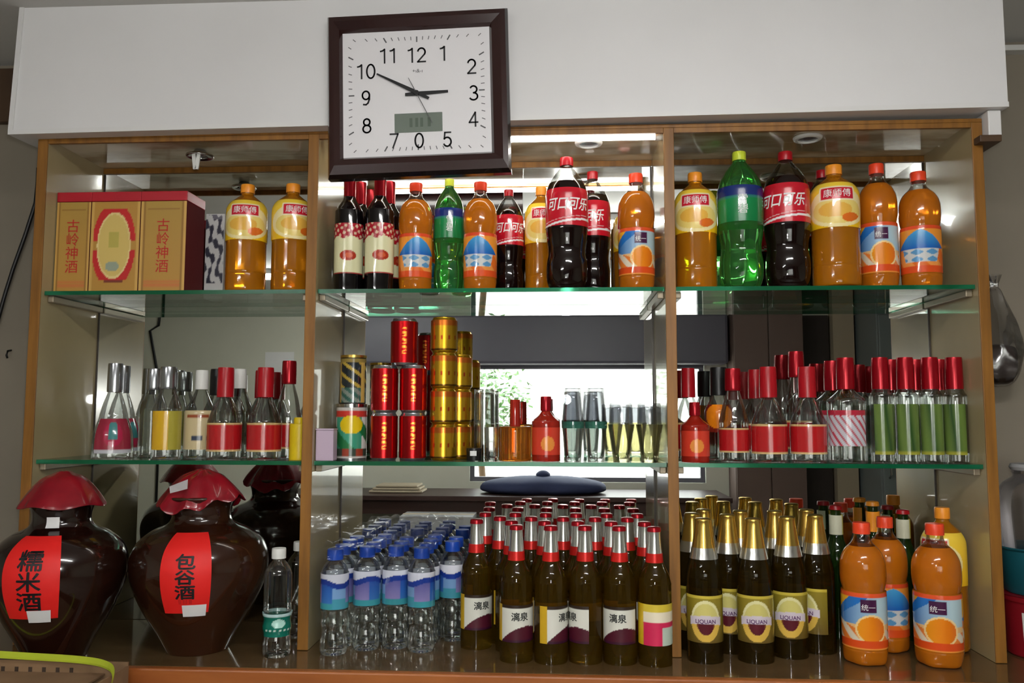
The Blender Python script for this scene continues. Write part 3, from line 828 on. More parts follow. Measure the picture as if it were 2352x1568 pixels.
liquor('yellow_label_bottle', .232, .036, .52, .017, .78, 'silver_cap', lab_yel, lz=(.10, .52), arc=2.4, capr=.021)
liquor('cream_label_bottle', .226, .041, .50, .014, .80, 'white_cap', lab_cream, lz=(.10, .54), arc=2.4)
liquor('red_label_bottle', .228, .042, .40, .017, .70, 'red_cap', lab_red, lz=(.09, .40), arc=4.4, capr=.0205)
liquor('tall_red_bottle', .252, .036, .42, .015, .78, 'red_foil', lab_red, lz=(.10, .36), arc=2.6, capr=.0195)
liquor('clear_red_bottle', .250, .0455, .56, .018, .72, 'red_foil', lab_clear, lz=(.16, .50), arc=2.2, capr=.021)
liquor('green_label_bottle', .250, .0262, .60, .019, .72, 'red_foil', lab_green, lz=(.08, .56), arc=2.3, capr=.0195)
liquor('black_cap_bottle', .232, .036, .50, .018, .72, 'black_plastic', lab_orange, lz=(.30, .60), arc=3.0, capr=.0215)
liquor('small_red_bottle', .150, .035, .58, .010, .80, 'red_foil', lambda u, v: C(206, 60, 40) if not (math.hypot((u-.55)*3, (v-.4)*2) < .55) else C(226, 140, 60), body='red_liquor', lz=(.1, .52), arc=2.6, capr=.0135)
liquor('amber_bottle', .146, .040, .52, .0105, .58, 'red_liquor', None, body='amber_liquor', capr=.013)
liquor('plain_bottle', .230, .036, .48, .016, .80, 'white_cap', None, capr=.018)
liquor('yellow_small_bottle', .105, .024, .80, .012, .86, 'yellow_plastic', None, body='yellow_plastic')

# ================================================================== TOP SHELF
def T(k, px, Y, label, cat='bottle', zz=S1, **kw):
    zr = zz-EYE+.1
    return place(k, PX(px, Y, zr), Y, zz, label, cat, **kw)
GJ, GO, GC = 'yellow juice bottles', 'orange drink bottles', 'cola bottles'
T('juice_bottle', 565, 2.085, 'yellow juice bottle standing beside the marbled white carton', group=GJ, rz=-.12)
T('juice_bottle', 670, 2.085, 'yellow juice bottle partly hidden by the first divider post', group=GJ, rz=.22)
GW = 'dark red wine bottles'
T('wine_bottle', 801, 2.058, 'dark wine bottle with cream label, front left below the clock', group=GW, rz=-.06)
T('wine_bottle', 871, 2.056, 'dark wine bottle with cream label, front right below the clock', group=GW, rz=.1)
T('wine_bottle', 826, 2.138, 'dark wine bottle behind the left front wine bottle', group=GW, rz=.2)
T('wine_bottle', 893, 2.136, 'dark wine bottle behind the right front one, its label edge showing', group=GW, rz=.75)
T('wine_bottle', 850, 2.215, 'dark wine bottle farthest back against the mirror', group=GW)
T('orange_bottle_peak', 954, 2.085, 'orange drink bottle with blue peak label beside the dark wine', group=GO, name='orange_bottle', rz=PI/2+.1, h=.282, r=.043)
T('lime_soda_bottle', 1031, 2.115, 'green lime soda bottle between two orange bottles under the clock', name='lime_soda_bottle', r=.040, h=.300, rz=-.1)
T('orange_bottle_peak', 1103, 2.085, 'orange drink bottle with blue label between lime soda and small cola', group=GO, name='orange_bottle', rz=PI/2-.15, h=.282, r=.043)
T('cola_bottle', 1168, 2.17, 'smaller cola bottle standing behind an orange bottle under the clock corner', group=GC, r=.040, h=.285, rz=.2)
T('juice_bottle', 1243, 2.17, 'yellow juice bottle half hidden behind the tall cola bottle', group=GJ, r=.043, h=.290, rz=.1)
T('cola_bottle', 1302, 2.07, 'tall cola bottle in front, the highest in the middle bay', group=GC, r=.0535, h=.338, rz=.1)
T('cola_bottle', 1362, 2.17, 'cola bottle behind and right of the tall middle cola', group=GC, r=.046, h=.330, rz=-.35)
T('juice_bottle', 1440, 2.215, 'yellow juice bottle almost hidden behind an orange bottle near the second divider', group=GJ, r=.036, h=.262)
T('orange_bottle', 1462, 2.085, 'orange drink bottle with orange fruit label beside the second divider', group=GO, rz=PI/2-.1, h=.298, r=.0455)
T('juice_bottle', 1599, 2.085, 'yellow juice bottle directly right of the second divider post', group=GJ, h=.298, rz=.0)
T('lime_soda_bottle', 1702, 2.078, 'big green lime soda bottle with lime yellow cap', rz=0)
T('cola_bottle', 1809, 2.075, 'big cola bottle beside the green soda in the right bay', group=GC, h=.345, rz=-.15)
T('cola_bottle', 1893, 2.205, 'cola bottle at the back, red cap peeping over yellow juice', group=GC, h=.335, r=.045)
T('juice_bottle', 1920, 2.072, 'large yellow juice bottle between big cola and orange drink', group=GJ, h=.308, r=.0575, rz=.12)
T('orange_bottle', 2019, 2.10, 'orange drink bottle with purple badge right of the large yellow juice', group=GO, h=.318, r=.0455, rz=PI/2-.2)
T('orange_bottle_peak', 2115, 2.085, 'orange drink bottle with blue peak label, last at the right', group=GO, name='orange_bottle', h=.292, r=.0475, rz=PI/2)

# ================================================================== LOWER GLASS SHELF, LEFT BAY
GL = 'liquor bottles on the lower left glass shelf'
def U(k, px, Y, label, cat='bottle', **kw): return T(k, px, Y, label, cat, zz=S2, **kw)
U('flask_bottle', 261, 2.085, 'clear flask bottle with dark silver cap and crimson badge, nearest the left side panel', group=GL)
U('flask_bottle', 279, 2.192, 'clear flask bottle with silver cap, behind the crimson badge flask', group=GL, rz=.8)
U('yellow_label_bottle', 352, 2.175, 'clear bottle with dull silver cap standing behind the yellow label one', group=GL, rz=1.2)
U('yellow_label_bottle', 384, 2.085, 'clear bottle with silver cap and yellow label', group=GL)
U('cream_label_bottle', 461, 2.128, 'clear bottle with white cap and cream label', group=GL, rz=-.2)
U('red_label_bottle', 516, 2.068, 'red-capped bottle with red label beside the cream label bottle', group=GL)
U('black_cap_bottle', 499, 2.213, 'black-capped bottle at the back between red and cream label bottles', group=GL, skip=('label',))
U('plain_bottle', 548, 2.15, 'plain clear bottle with white cap between two red label bottles', group=GL, r=.034)
U('red_label_bottle', 608, 2.068, 'red-capped bottle with red label nearest the yellow bottle', group=GL, rz=.1)
U('red_label_bottle', 600, 2.217, 'red-capped bottle at the back behind the right-hand red label bottle', group=GL, r=.038)
U('tall_red_bottle', 662, 2.14, 'tallest clear bottle with shiny red cap near the first divider', group=GL, h=.250, r=.034)
U('yellow_small_bottle', 688, 2.065, 'short yellow plastic bottle tight against the first divider', group=GL)

# ================================================================== LOWER GLASS SHELF, MIDDLE BAY
def can(px, Y, z, label, kd, group, x=None):
    return place(kd, x if x is not None else PX(px, Y, z-EYE+.05), Y, z, label, 'can', group)
def rfn(u, v):
    x = (((u*2+.5) % 1)-.5)*2
    if abs(x) < .11 and .2 < v < .85 and math.sin(v*38+x*9)+math.sin(v*71) > -.1: return C(226, 140, 50)
    return C(176, 14, 20)
def canprof(r, h): return [(0, .003), (r*.80, .003), (r*.82, 0), (r*.86, 0), (r, .008), (r, .008), (r, h-.010), (r, h-.010), (r*.86, h-.002), (r*.86, h), (r*.80, h), (r*.79, h-.003), (0, h-.003)]
cpf = canprof(.0335, .117)
kind('red_can', .117, .0335, [('can_body', lathe('rcan', cpf, 28, 2), ['silver_cap'], []), ('printed_wrap', sleeve('rwrap', lambda z: .0335, .006, .109, 2*PI, rfn, 90, 50), ['print_metal'], [])])
def gcf(u, v):
    if v > .82: return C(206, 110, 40)
    if v < .05: return C(90, 60, 20)
    return C(206, 160, 36) if not (.35 < v < .5 and math.sin(u*70) > .6) else C(180, 60, 30)
cpf2 = canprof(.033, .0885)
kind('gold_can', .0885, .033, [('can_body', lathe('gcan', cpf2, 28, 2), ['gold_can'], []), ('printed_wrap', sleeve('gwrap', lambda z: .033, .006, .081, 2*PI, gcf, 90, 30), ['print_metal'], [])])
GR, GG = 'stacked red drink cans', 'stacked gold cans'
xr0, xr1 = PX(883, 2.072, 0), PX(949, 2.072, 0)
xr1 = max(xr1, xr0+.0682)
for lv, nm in ((0, 'bottom'), (1, 'second')):
    can(0, 2.072, S2+.0002+lv*.1176, 'red drink can on the left, %s level of the stack' % nm, 'red_can', GR, xr0)
    can(0, 2.072, S2+.0002+lv*.1176, 'red drink can next to the gold cans, %s level of the stack' % nm, 'red_can', GR, xr1)
can(0, 2.072, S2+.0002+2*.1176, 'single red drink can on top of the red stack', 'red_can', GR, (xr0+xr1)/2+.012)
xg = PX(1019, 2.082, 0.05); xg = max(xg, xr1+.067)
for lv, nm in enumerate(('lowest', 'second lowest', 'third', 'topmost')):
    can(0, 2.082, S2+.0002+lv*.0890, 'gold can in the front column, %s of four' % nm, 'gold_can', GG, xg)
for lv, nm in enumerate(('lowest', 'middle', 'topmost')):
    can(0, 2.158, S2+.0002+lv*.0890, 'gold can in the back column, %s of three' % nm, 'gold_can', GG, xg+.030)
# flower tin with a dark tin on top
def flower(u, v):
    x = (u-.5)*2
    if v > .93 or v < .05: return C(190, 186, 180)
    if v < .18: return C(150, 60, 40) if math.sin(u*30) > 0 else C(60, 70, 60)
    if math.hypot((x-.1)*1.6, (v-.66)*3) < .55: return C(220, 190, 20)
    if v > .8: return C(196, 50, 40)
    if math.sin(x*6+v*9) > .3: return C(30, 110, 60)
    return C(214, 212, 206) if abs(x) > .4 else C(60, 150, 120)
t = thing('flower_tin', 'clear-sided tin with yellow flower print under the dark tin', 'tin', (PX(808, 2.10, 0), 2.10, S2+.0004))
obj('tin_body', lathe('ft', [(0, 0), (.038, 0), (.038, 0), (.038, .132), (.038, .132), (0, .132)], 28, 2), 'silver_cap', t)
obj('lid', lathe('ftl', [(0, .1322), (.0395, .1322), (.0395, .1322), (.0395, .139), (.0395, .139), (0, .139)], 28, 2), 'chrome', t)
obj('label', sleeve('ftw', lambda z: .038, .004, .130, 4.6, flower, 70, 40), 'print_gloss', t)
def darktin(u, v):
    x = (u-.5)*2
    if v > .92: return C(140, 120, 60)
    if abs(x) > .28 and abs(x) < .42: return C(196, 160, 80)
    if v < .35: return C(50, 90, 80) if math.sin(x*20+v*30) > 0 else C(120, 130, 120)
    return C(26, 34, 40) if math.sin(x*14+v*22) > -.6 else C(176, 150, 60)
t = thing('dark_tin', 'black and gold tin standing on the flower tin', 'tin', (PX(812, 2.10, .1), 2.10, S2+.1398))
obj('tin_body', lathe('dt', [(0, 0), (.032, 0), (.032, 0), (.032, .116), (.032, .116), (0, .116)], 28, 2), 'black_plastic', t)
obj('lid', lathe('dtl', [(0, .1162), (.0335, .1162), (.0335, .1162), (.0335, .123), (.0335, .123), (0, .123)], 28, 2), 'gold_foil', t)
obj('label', sleeve('dtw', lambda z: .032, .003, .114, 2*PI, darktin, 90, 40), 'print_gloss', t)
t = thing('lilac_carton', 'small lilac carton tight beside the first divider, left of the flower tin', 'carton', (P1[1]+.024, 2.021, S2+.0004))
obj('carton', box_mesh('lc', -.022, .022, 0, .036, 0, .074, bev=.002), 'lilac', t); obj('flap', box_mesh('lf', -.0225, .0225, -.0005, .0365, .0745, .078), 'lilac', t)
# little bottles
U('amber_bottle', 1183, 2.07, 'small amber bottle with flared dark red neck', h=.148)
U('small_red_bottle', 1254, 2.07, 'small red bottle with red cap beside the amber bottle', h=.158)
# drinking glasses
def glassprof(rb, rt, h, w_=.002):
    return [(0, 0), (rb*.9, 0), (rb, .002), ((rb+rt)/2, h*.55), (rt, h), (rt, h), (rt-w_, h), (rt-w_, h), ((rb+rt)/2-w_, h*.55), (rb-w_, .010), (rb*.5, .007), (0, .007)]
GT = 'stacked drinking glasses'
tumb = lathe('tumbler', glassprof(.020, .027, .088), 14, 2); flare = lathe('flare', glassprof(.020, .033, .090), 24, 2); mug = lathe('mug', glassprof(.027, .028, .088), 24, 2); lowcup = lathe('lowcup', glassprof(.028, .030, .050), 24, 2)
rim_t = lathe('rimt', [(.0271, .080), (.0277, .080), (.0277, .080), (.0280, .088), (.0280, .088), (.0272, .088)], 14, 2)
rim_f = lathe('rimf', [(.0322, .078), (.0328, .078), (.0328, .078), (.0338, .0895), (.0338, .0895), (.0331, .0895)], 24, 2)
mat('rim_teal', C(70, 140, 120), .1, trans=.6)
def glass(px, Y, z, label, me, m, inv=False, x=None, nm='drinking_glass', h=.088, rim=None):
    x = PX(px, Y, z-EYE+.04) if x is None else x
    t = thing(nm, label, 'glass', (x, Y, z+.0004), group=GT)
    o = obj('glass_body', me, m, t, (0, 0, h if inv else 0), (PI if inv else 0, 0, 0))
    if rim: obj('rim', rim, 'rim_teal', o)
    return x
for px, w1 in ((1316, 'next to the small red bottle'), (1369, 'second from the small red bottle')):
    x = glass(px, 2.075, S2, 'tapered clear glass standing upright %s' % w1, tumb, 'cup_glass', rim=rim_t)
    glass(px, 2.075, S2+.0886, 'smoky glass upside down on the clear one %s' % w1, tumb, 'cup_smoke', True, x, rim=rim_t)
for px, w1 in ((1427, 'left'), (1492, 'right')):
    x = glass(px, 2.075, S2, 'flared yellow tinted cup near the second divider, %s one' % w1, flare, 'cup_yellow', nm='flared_cup', h=.09)
    glass(px, 2.075, S2+.0906, 'smoky cup upside down on the %s flared yellow cup' % w1, lowcup, 'cup_smoke', True, x, nm='smoky_cup', h=.05)
x = glass(1112, 2.19, S2, 'clear straight glass at the back, lower of two behind the amber bottle', mug, 'cup_glass', nm='straight_glass')
glass(1112, 2.19, S2+.0886, 'clear straight glass upside down, upper of two behind the amber bottle', mug, 'cup_glass', True, x, nm='straight_glass')
t = thing('etched_glass', 'small etched glass left of the amber bottle', 'glass', (PX(1129, 2.075, -.08), 2.075, S2+.0004), group=GT)
obj('glass_body', lathe('etched', glassprof(.016, .0185, .082), 10, 2, flat=True), 'cup_glass', t)
t = thing('black_tin', 'low black tin with a white tag beside the gold cans', 'tin', (PX(1089, 2.075, -.11), 2.075, S2+.0004))
obj('tin_body', lathe('btin', [(0, 0), (.018, 0), (.018, 0), (.019, .022), (.019, .022), (0, .022)], 24, 2), 'black_plastic', t)
obj('lid', lathe('btl', [(0, .0222), (.0198, .0222), (.0198, .0222), (.0195, .030), (.0195, .030), (0, .030)], 24, 2), 'black_plastic', t)
obj('tag', box_mesh('btag', -.008, .008, -.0215, -.0202, .012, .024), 'white_paper', t)

# ================================================================== LOWER GLASS SHELF, RIGHT BAY
GQ = 'red-capped liquor on the lower right glass shelf'
U('small_red_bottle', 1596, 2.062, 'small red bottle right of the second divider, with a thin neck', h=.144, r=.0345, name='small_red_bottle')
U('red_label_bottle', 1582, 2.205, 'red-capped bottle behind the small red bottle at the second divider', group=GQ, r=.036, h=.232)
U('black_cap_bottle', 1652, 2.165, 'black-capped bottle with an orange label in the right bay', group=GQ)
U('tall_red_bottle', 1685, 2.09, 'narrow bottle with red cap and red label beside the black-capped one', group=GQ, h=.226)
U('red_label_bottle', 1766, 2.07, 'round red label bottle with red cap, left one of the right bay pair', group=GQ)
U('red_label_bottle', 1737, 2.20, 'red-capped bottle behind the left round red label bottle', group=GQ, r=.037)
U('red_label_bottle', 1856, 2.07, 'round red label bottle with red cap, right one of the right bay pair', group=GQ)
U('tall_red_bottle', 1832, 2.195, 'tallest red-capped bottle at the back of the right bay', group=GQ, h=.275)
U('clear_red_bottle', 1945, 2.078, 'broad clear bottle with pale crimson label, in front', group=GQ)
U('clear_red_bottle', 1915, 2.200, 'broad clear bottle at the back behind the pale crimson label', group=GQ)
GF = 'green label bottles in a row'
ords = ['first', 'second', 'third', 'fourth']
for i, px in enumerate((2025, 2083, 2140, 2196)):
    U('green_label_bottle', px, 2.068, 'clear red-capped bottle with green label, front row, %s from the left' % ords[i], group=GF, rz=.5-.25*i)
for i, px in enumerate((2050, 2106, 2161)):
    U('green_label_bottle', px, 2.150, 'clear red-capped bottle with green label, back row, %s from the left' % ords[i], group=GF, rz=.9)

# ================================================================== COUNTER: WINE JARS
jp = [(0, .004), (.060, .002), (.070, 0), (.074, .006), (.092, .040), (.125, .095), (.150, .150), (.159, .190), (.157, .225), (.143, .255), (.112, .280), (.082, .293), (.071, .304), (.068, .318),
      (.072, .338), (.081, .352), (.086, .357), (.085, .362), (.070, .363), (0, .363)]
jr = rfun(jp)
def cloth(a, r, z):
    k = max(0.0, (.43-z)/.07)
    return r*(1+.015*k*math.sin(7*a)+.012*k*math.sin(13*a+1)), z-.003*k*math.sin(5*a+.6)
def cloth2(a, r, z):
    k = max(0.0, (.43-z)/.07)
    return r*(1+.07*k*math.sin(3*a+2.2)+.04*k*math.sin(11*a)), z+.012*k*math.cos(2*a+.5)-.006*k*math.sin(9*a)
def hood(nm, f, rb, top):
    pr = [(rb*.96, .347), (rb, .345), (rb*1.02, .348), (rb*.90, .366), (rb*.72, .388), (rb*.50, .408), (rb*.26, top-.006), (.012, top), (0, top)]
    return lathe(nm, pr, 56, 3, wob=f)
def jar(px, Y, x, sc, label, glaze, hoodf, rb, chars, la, ptag=None, arc=.7, pitch=.04):
    t = thing('wine_jar', label, 'jar', (x, Y, CT+.0004), group='brown glazed wine jars', scale=(sc, sc, 1))
    b = obj('jar_body', lathe('jar', jp, 56, 4), glaze, t)
    obj('hood', hood('hood', hoodf, rb, .424), 'hood_red', t)
    p = obj('paper_label', sleeve('jlab', jr, .112, .286, arc, lambda u, v: C(228, 30, 26), 16, 30, off=.0015, a0=la), 'red_paper', t)
    zc = .196+pitch
    for i, c in enumerate(chars):
        obj('lettering', text_wrap(c, pitch*1.02, jr, zc-pitch*i, a0=la, off=.0030, sx=1.3, fat=.0010), 'black_ink', p)
    obj('small_print', text_wrap('|| ||| ||', .012, jr, .140, a0=la, off=.0028), 'dark_red_ink', p)
    V = []
    obj('price_tag', sleeve('ptag', jr, .104, .132, .36, lambda u, v: C(206, 206, 214), 8, 4, off=.0032, a0=la+.13), 'white_paper', t)
    if ptag: obj('neck_tag', sleeve('ntag', jr, .300, .324, .42, lambda u, v: C(216, 196, 170), 6, 4, off=.002, a0=ptag), 'white_paper', t)
    return t
mat('dark_red_ink', C(150, 20, 20), .6)
j1 = jar(150, 1.922, -1.171, .925, 'dark brown wine jar with pointed red hood at the far left', 'jar_glaze', cloth, .098, '糯米酒', -.41+.546, ptag=-.28+.546, arc=.84, pitch=.044)
jx2 = PX(459, 2.005, -.4)
j2 = jar(455, 2.005, jx2, 1.0, 'reddish brown wine jar with crumpled red hood beside the green label water', 'jar_glaze_brown', cloth2, .094, '包谷酒', -.19+.40, arc=.70, pitch=.034)
bm = bmesh.new()
vs = [bm.verts.new(v) for v in ((-.046, -.079, .389), (-.008, -.066, .405), (-.002, -.080, .384), (-.040, -.087, .374))]
bm.faces.new(vs); bmesh.ops.solidify(bm, geom=bm.faces[:], thickness=.0008)
me = bpy.data.meshes.new('hood_tag'); bm.to_mesh(me); bm.free(); obj('hood_tag', me, 'white_paper', j2)

# ================================================================== COUNTER: WATER
place('mineral_bottle', -0.662, 1.958, CT, 'clear water bottle with white cap and green label in front of the first divider', 'bottle', rz=.1)
place('mineral_bottle', -0.664, 2.125, CT, 'clear water bottle without visible label behind the green label one', 'bottle', skip=('label',), h=.235)
GWB = 'blue-capped water bottles in film'
cols = [-.535, -.468, -.401, -.334, -.273]
rows = {0: [1.985, 2.055, 2.125, 2.195], 1: [2.028, 2.095, 2.162, 2.2295], 2: [2.045, 2.115, 2.185], 3: [2.02, 2.09, 2.16, 2.23], 4: [2.125, 2.195]}
cn = ['leftmost', 'second', 'third', 'fourth', 'rightmost']; rn = ['front', 'second', 'third', 'last']
for ci, x in enumerate(cols):
    for ri, y in enumerate(rows[ci]):
        place('water_bottle', x, y, CT, 'blue-capped water bottle in the %s column of the pack, %s from the front' % (cn[ci], rn[ri] if ri else 'first'), 'bottle', GWB,
              rz=random.uniform(-3, 3), h=.240)
# crumpled film over the caps
def film(nm, x0, x1, y0, y1, ztop, zfront, label, nx=26, ny=22, seed=1):
    rnd = random.Random(seed); V = []; ph = [rnd.uniform(0, 6) for _ in range(6)]
    for j in range(ny+1):
        for i in range(nx+1):
            u, v = i/nx, j/ny; x = x0+(x1-x0)*u
            if v < .3: y = y0-.006*math.sin(v/.3*PI/2); z = zfront+(ztop-zfront)*(v/.3)
            else: y = y0+(y1-y0)*(v-.3)/.7; z = ztop
            wv = .006*math.sin(u*17+v*9+ph[0])+.004*math.sin(u*31-v*13+ph[1])+.003*math.sin(v*27+u*11+ph[2])
            V.append((x+.002*math.sin(v*20), y-(abs(wv) if v < .3 else 0), z+(abs(wv) if v >= .3 else 0)))
    Fc = [(j*(nx+1)+i, j*(nx+1)+i+1, (j+1)*(nx+1)+i+1, (j+1)*(nx+1)+i) for j in range(ny) for i in range(nx)]
    me = new_mesh(nm, V, Fc)
    o = obj(nm, me, 'wrap_film'); tag(o, label, 'plastic film')
    return o
film('shrink_film', -.566, -.300, 1.945, 2.258, CT+.2425, CT+.165, 'crumpled clear plastic film draped over the blue-capped water bottles')

# ================================================================== COUNTER: BEER
GBA, GBB = 'silver-necked beer bottles', 'gold-necked beer bottles'
fr = [(-.207, 2.067, 'leftmost beside the water'), (-.104, 1.966, 'second from the left'), (-.024, 1.960, 'third from the left'), (.055, 1.966, 'fourth from the left'), (.1335, 1.964, 'fifth from the left')]
angs = [.15, .0, .75, -1.25, -.35]
for (x, y, w1), a in zip(fr, angs):
    place('beer_bottle', x, y, CT, 'beer bottle with silver neck and red band in the front row, %s' % w1, 'bottle', GBA, rz=a)
place('beer_bottle_pink', .2125, 1.957, CT, 'beer bottle with yellow and pink back label in front of the second divider', 'bottle', GBA, rz=.1, name='beer_bottle')
rws = [(2.045, [-.120, -.040, .040, .120, .200], 'second'), (2.125, [-.154, -.075, .005, .085, .165], 'third'), (2.205, [-.198, -.119, -.040, .039, .118, .197], 'last')]
on = ['first', 'second', 'third', 'fourth', 'fifth', 'sixth']
for y, xs, w1 in rws:
    for i, x in enumerate(xs):
        place('beer_bottle', x, y, CT, 'beer bottle with silver neck and red band in the %s row, %s from the left' % (w1, on[i]), 'bottle', GBA, rz=random.uniform(-1.5, 1.5))
gb = [(.330, 1.992, 'front, nearest the second divider', .05), (.320, 2.092, 'half hidden behind the second divider', .0), (.402, 2.074, 'between the two front ones, set back', -.1), (.446, 1.998, 'front, second from the divider', .1),
      (.535, 2.040, 'third in the front line', .05), (.613, 2.083, 'last in the front line beside the orange bottles', -.8), (.362, 2.175, 'back row, first from the divider', .4), (.450, 2.156, 'back row, second from the divider', -.4),
      (.536, 2.160, 'back row, third from the divider', .3), (.625, 2.195, 'back row, behind the last front one', .9)]
for x, y, w1, a in gb:
    place('gold_beer_bottle', x, y, CT, 'beer bottle with gold neck foil, %s' % w1, 'bottle', GBB, rz=a)
GGB = 'green beer bottles at the back'
place('green_beer_bottle', .704, 2.215, CT, 'green beer bottle with red cap at the back beside the gold-necked ones', 'bottle', GGB, h=.325)
place('green_beer_bottle', .798, 2.218, CT, 'tallest green beer bottle with orange foil top at the back', 'bottle', GGB, h=.335, swap={'crown_cap': ['yellow_orange_cap'], 'neck_label': ['yellow_orange_cap']})
place('green_beer_bottle', .872, 2.215, CT, 'green beer bottle with red cap at the back beside the yellow juice', 'bottle', GGB, h=.315)
# ---- orange and juice bottles on the counter
place('orange_bottle', .692, 1.998, CT, 'orange drink bottle on the counter, left one in front', 'bottle', GO, rz=PI/2-.15, h=.312, r=.0495)
place('orange_bottle_peak', .785, 2.105, CT, 'orange drink bottle on the counter behind the two front ones', 'bottle', GO, rz=PI/2+.3, h=.312, r=.0475, name='orange_bottle')
place('orange_bottle', .853, 1.990, CT, 'orange drink bottle on the counter, right one in front', 'bottle', GO, rz=PI/2-.35, h=.312, r=.0515)
place('juice_bottle', .926, 2.115, CT, 'yellow juice bottle on the counter against the right side panel', 'bottle', GJ, rz=-.5, h=.335, r=.050)

# ================================================================== LEFT EDGE: CARTON TRAY, STRAP, CABLE, HOOK
stool = thing('wooden_stool', 'wooden stool in front of the counter under the cardboard tray', 'stool', (-1.17, 1.63, 0))
obj('seat', box_mesh('seat', -.26, .26, -.17, .17, .50, .53, bev=.006), 'counter_edge', stool)
for sx in (-.22, .22):
    for sy in (-.13, .13): obj('leg', box_mesh('leg', sx-.02, sx+.02, sy-.02, sy+.02, 0.0005, .499, bev=.003), 'counter_edge', stool)
tz = .5305; th = CT-tz+.014
tray = thing('cardboard_tray', 'open brown cardboard tray with cut slots at the lower left corner', 'tray', (-1.14, 1.65, tz))
obj('bottom', box_mesh('tb', -.26, .20, -.13, .165, 0, .004), 'cardboard', tray)
for nm, a in (('front_wall', (-.26, .20, -.13, -.126, .0041, th)), ('back_wall', (-.26, .20, .161, .165, .0041, th+.008)), ('side_wall', (-.26, -.256, -.1259, .1609, .0041, th)), ('side_wall', (.196, .20, -.1259, .1609, .0041, th))):
    obj(nm, box_mesh(nm, *a), 'cardboard', tray)
obj('folded_flap', box_mesh('flap', -.255, .15, .0, .160, th-.02, th-.016), 'cardboard', tray)
for i in range(11):
    obj('slot', box_mesh('slot', -.24+i*.031, -.232+i*.031, .1600, .1609, th-.030, th-.006), 'cardboard_dark', tray)
pts = []
st = [(-1.42, 1.79, CT+.034), (-1.30, 1.79, CT+.034), (-1.16, 1.80, CT+.026), (-1.04, 1.79, CT+.024), (-.965, 1.76, CT+.024), (-.925, 1.72, CT+.018), (-.915, 1.68, CT-.01), (-.93, 1.64, CT-.05)]
def ribbon(nm, pts, wv, th_, m, label, cat):
    V = []; Fc = []; P = [Vector(p) for p in pts]; Q = []
    for i in range(len(P)-1):
        for k in range(5):
            t = k/5; p0 = P[max(i-1, 0)]; p1 = P[i]; p2 = P[i+1]; p3 = P[min(i+2, len(P)-1)]
            Q.append(.5*((2*p1)+(p2-p0)*t+(2*p0-5*p1+4*p2-p3)*t*t+(3*p1-p0-3*p2+p3)*t**3))
    Q.append(P[-1])
    for q in Q:
        for d in ((0, 0), (wv[1], wv[2]), (wv[1], wv[2]+th_), (0, th_)): V.append(q+Vector((0, d[0], d[1])))
    for i in range(len(Q)-1):
        for s in range(4):
            s2 = (s+1) % 4; Fc.append((i*4+s, i*4+s2, (i+1)*4+s2, (i+1)*4+s))
    Fc += [(3, 2, 1, 0), tuple((len(Q)-1)*4+s for s in range(4))]
    o = obj(nm, new_mesh(nm, V, Fc, False), m); tag(o, label, cat)
ribbon('packing_strap', st, (0, .008, .009), .004, 'lime_strap', 'lime green plastic packing strap lying across the cardboard tray', 'strap')
cb = [(PX(88, 2.27, .70), 2.27, EYE+.70), (PX(86, 2.27, .66), 2.272, EYE+.66), (PX(74, 2.27, .60), 2.285, EYE+.60), (PX(46, 2.27, .50), 2.289, EYE+.50), (PX(20, 2.27, .41), 2.289, EYE+.41), (PX(0, 2.27, .33), 2.289, EYE+.33), (PX(-40, 2.27, .15), 2.289, EYE+.15), (PX(-60, 2.27, -.2), 2.289, EYE-.2)]
c_ = obj('power_cable', tube_mesh('cable', cb, .0055, 10), 'black_plastic'); tag(c_, 'black power cable hanging on the wall left of the cabinet', 'cable')
hk = obj('wall_hook', tube_mesh('hook', [(PX(20, 2.29, .16), 2.2995, EYE+.175), (PX(20, 2.29, .16), 2.285, EYE+.172), (PX(20, 2.29, .16), 2.280, EYE+.160), (PX(20, 2.29, .16), 2.285, EYE+.152)], .003), 'black_plastic')
tag(hk, 'tiny dark hook on the wall left of the cabinet', 'hook')

# ================================================================== RIGHT EDGE: BAG, TUBS
bx = 1.128
bag = thing('plastic_bag', 'clear plastic bag with dark contents hanging right of the cabinet', 'bag', (bx, 2.225, EYE+.07))
def bw(a, r, z): return r*(1+.10*math.sin(5*a+z*30)+.05*math.sin(9*a)), z
obj('film', lathe('bagf', [(0, 0), (.030, .004), (.052, .03), (.058, .08), (.050, .14), (.034, .20), (.020, .245), (.012, .26), (.020, .29)], 30, 4, wob=bw), 'bag_film', bag)
obj('contents', lathe('bagc', [(0, .005), (.028, .009), (.047, .032), (.050, .07), (.040, .10), (0, .108)], 20, 3, wob=lambda a, r, z: (r*(1+.05*math.sin(5*a+z*30)), z)), 'bag_content', bag)
obj('hanger', tube_mesh('bagh', [(0, 0, .262), (.002, .03, .30), (0, .0745, .31)], .0025), 'black_plastic', bag)
rx, ry = 1.132, 2.08
t = thing('red_tub', 'red plastic tub with white label at the right edge of the counter', 'tub', (rx, ry, CT+.0004))
obj('tub_body', lathe('rtub', [(0, 0), (.074, 0), (.074, 0), (.078, .004), (.078, .004), (.086, .128), (.086, .128), (0, .128)], 36, 2), 'red_plastic', t)
obj('lid', lathe('rlid', [(0, .1285), (.091, .1285), (.091, .1285), (.091, .139), (.086, .142), (0, .142)], 36, 2), 'red_plastic', t)
obj('label', sleeve('rlab', lambda z: .078+.008*z/.128, .02, .105, 1.3, lambda u, v: C(214, 206, 200) if not (.2 < u < .8 and .25 < v < .75) else C(190, 60, 60), 20, 16, off=.001, a0=-.35), 'print', t)
t = thing('teal_basin', 'teal plastic basin standing on the red tub', 'basin', (rx, ry, CT+.1432))
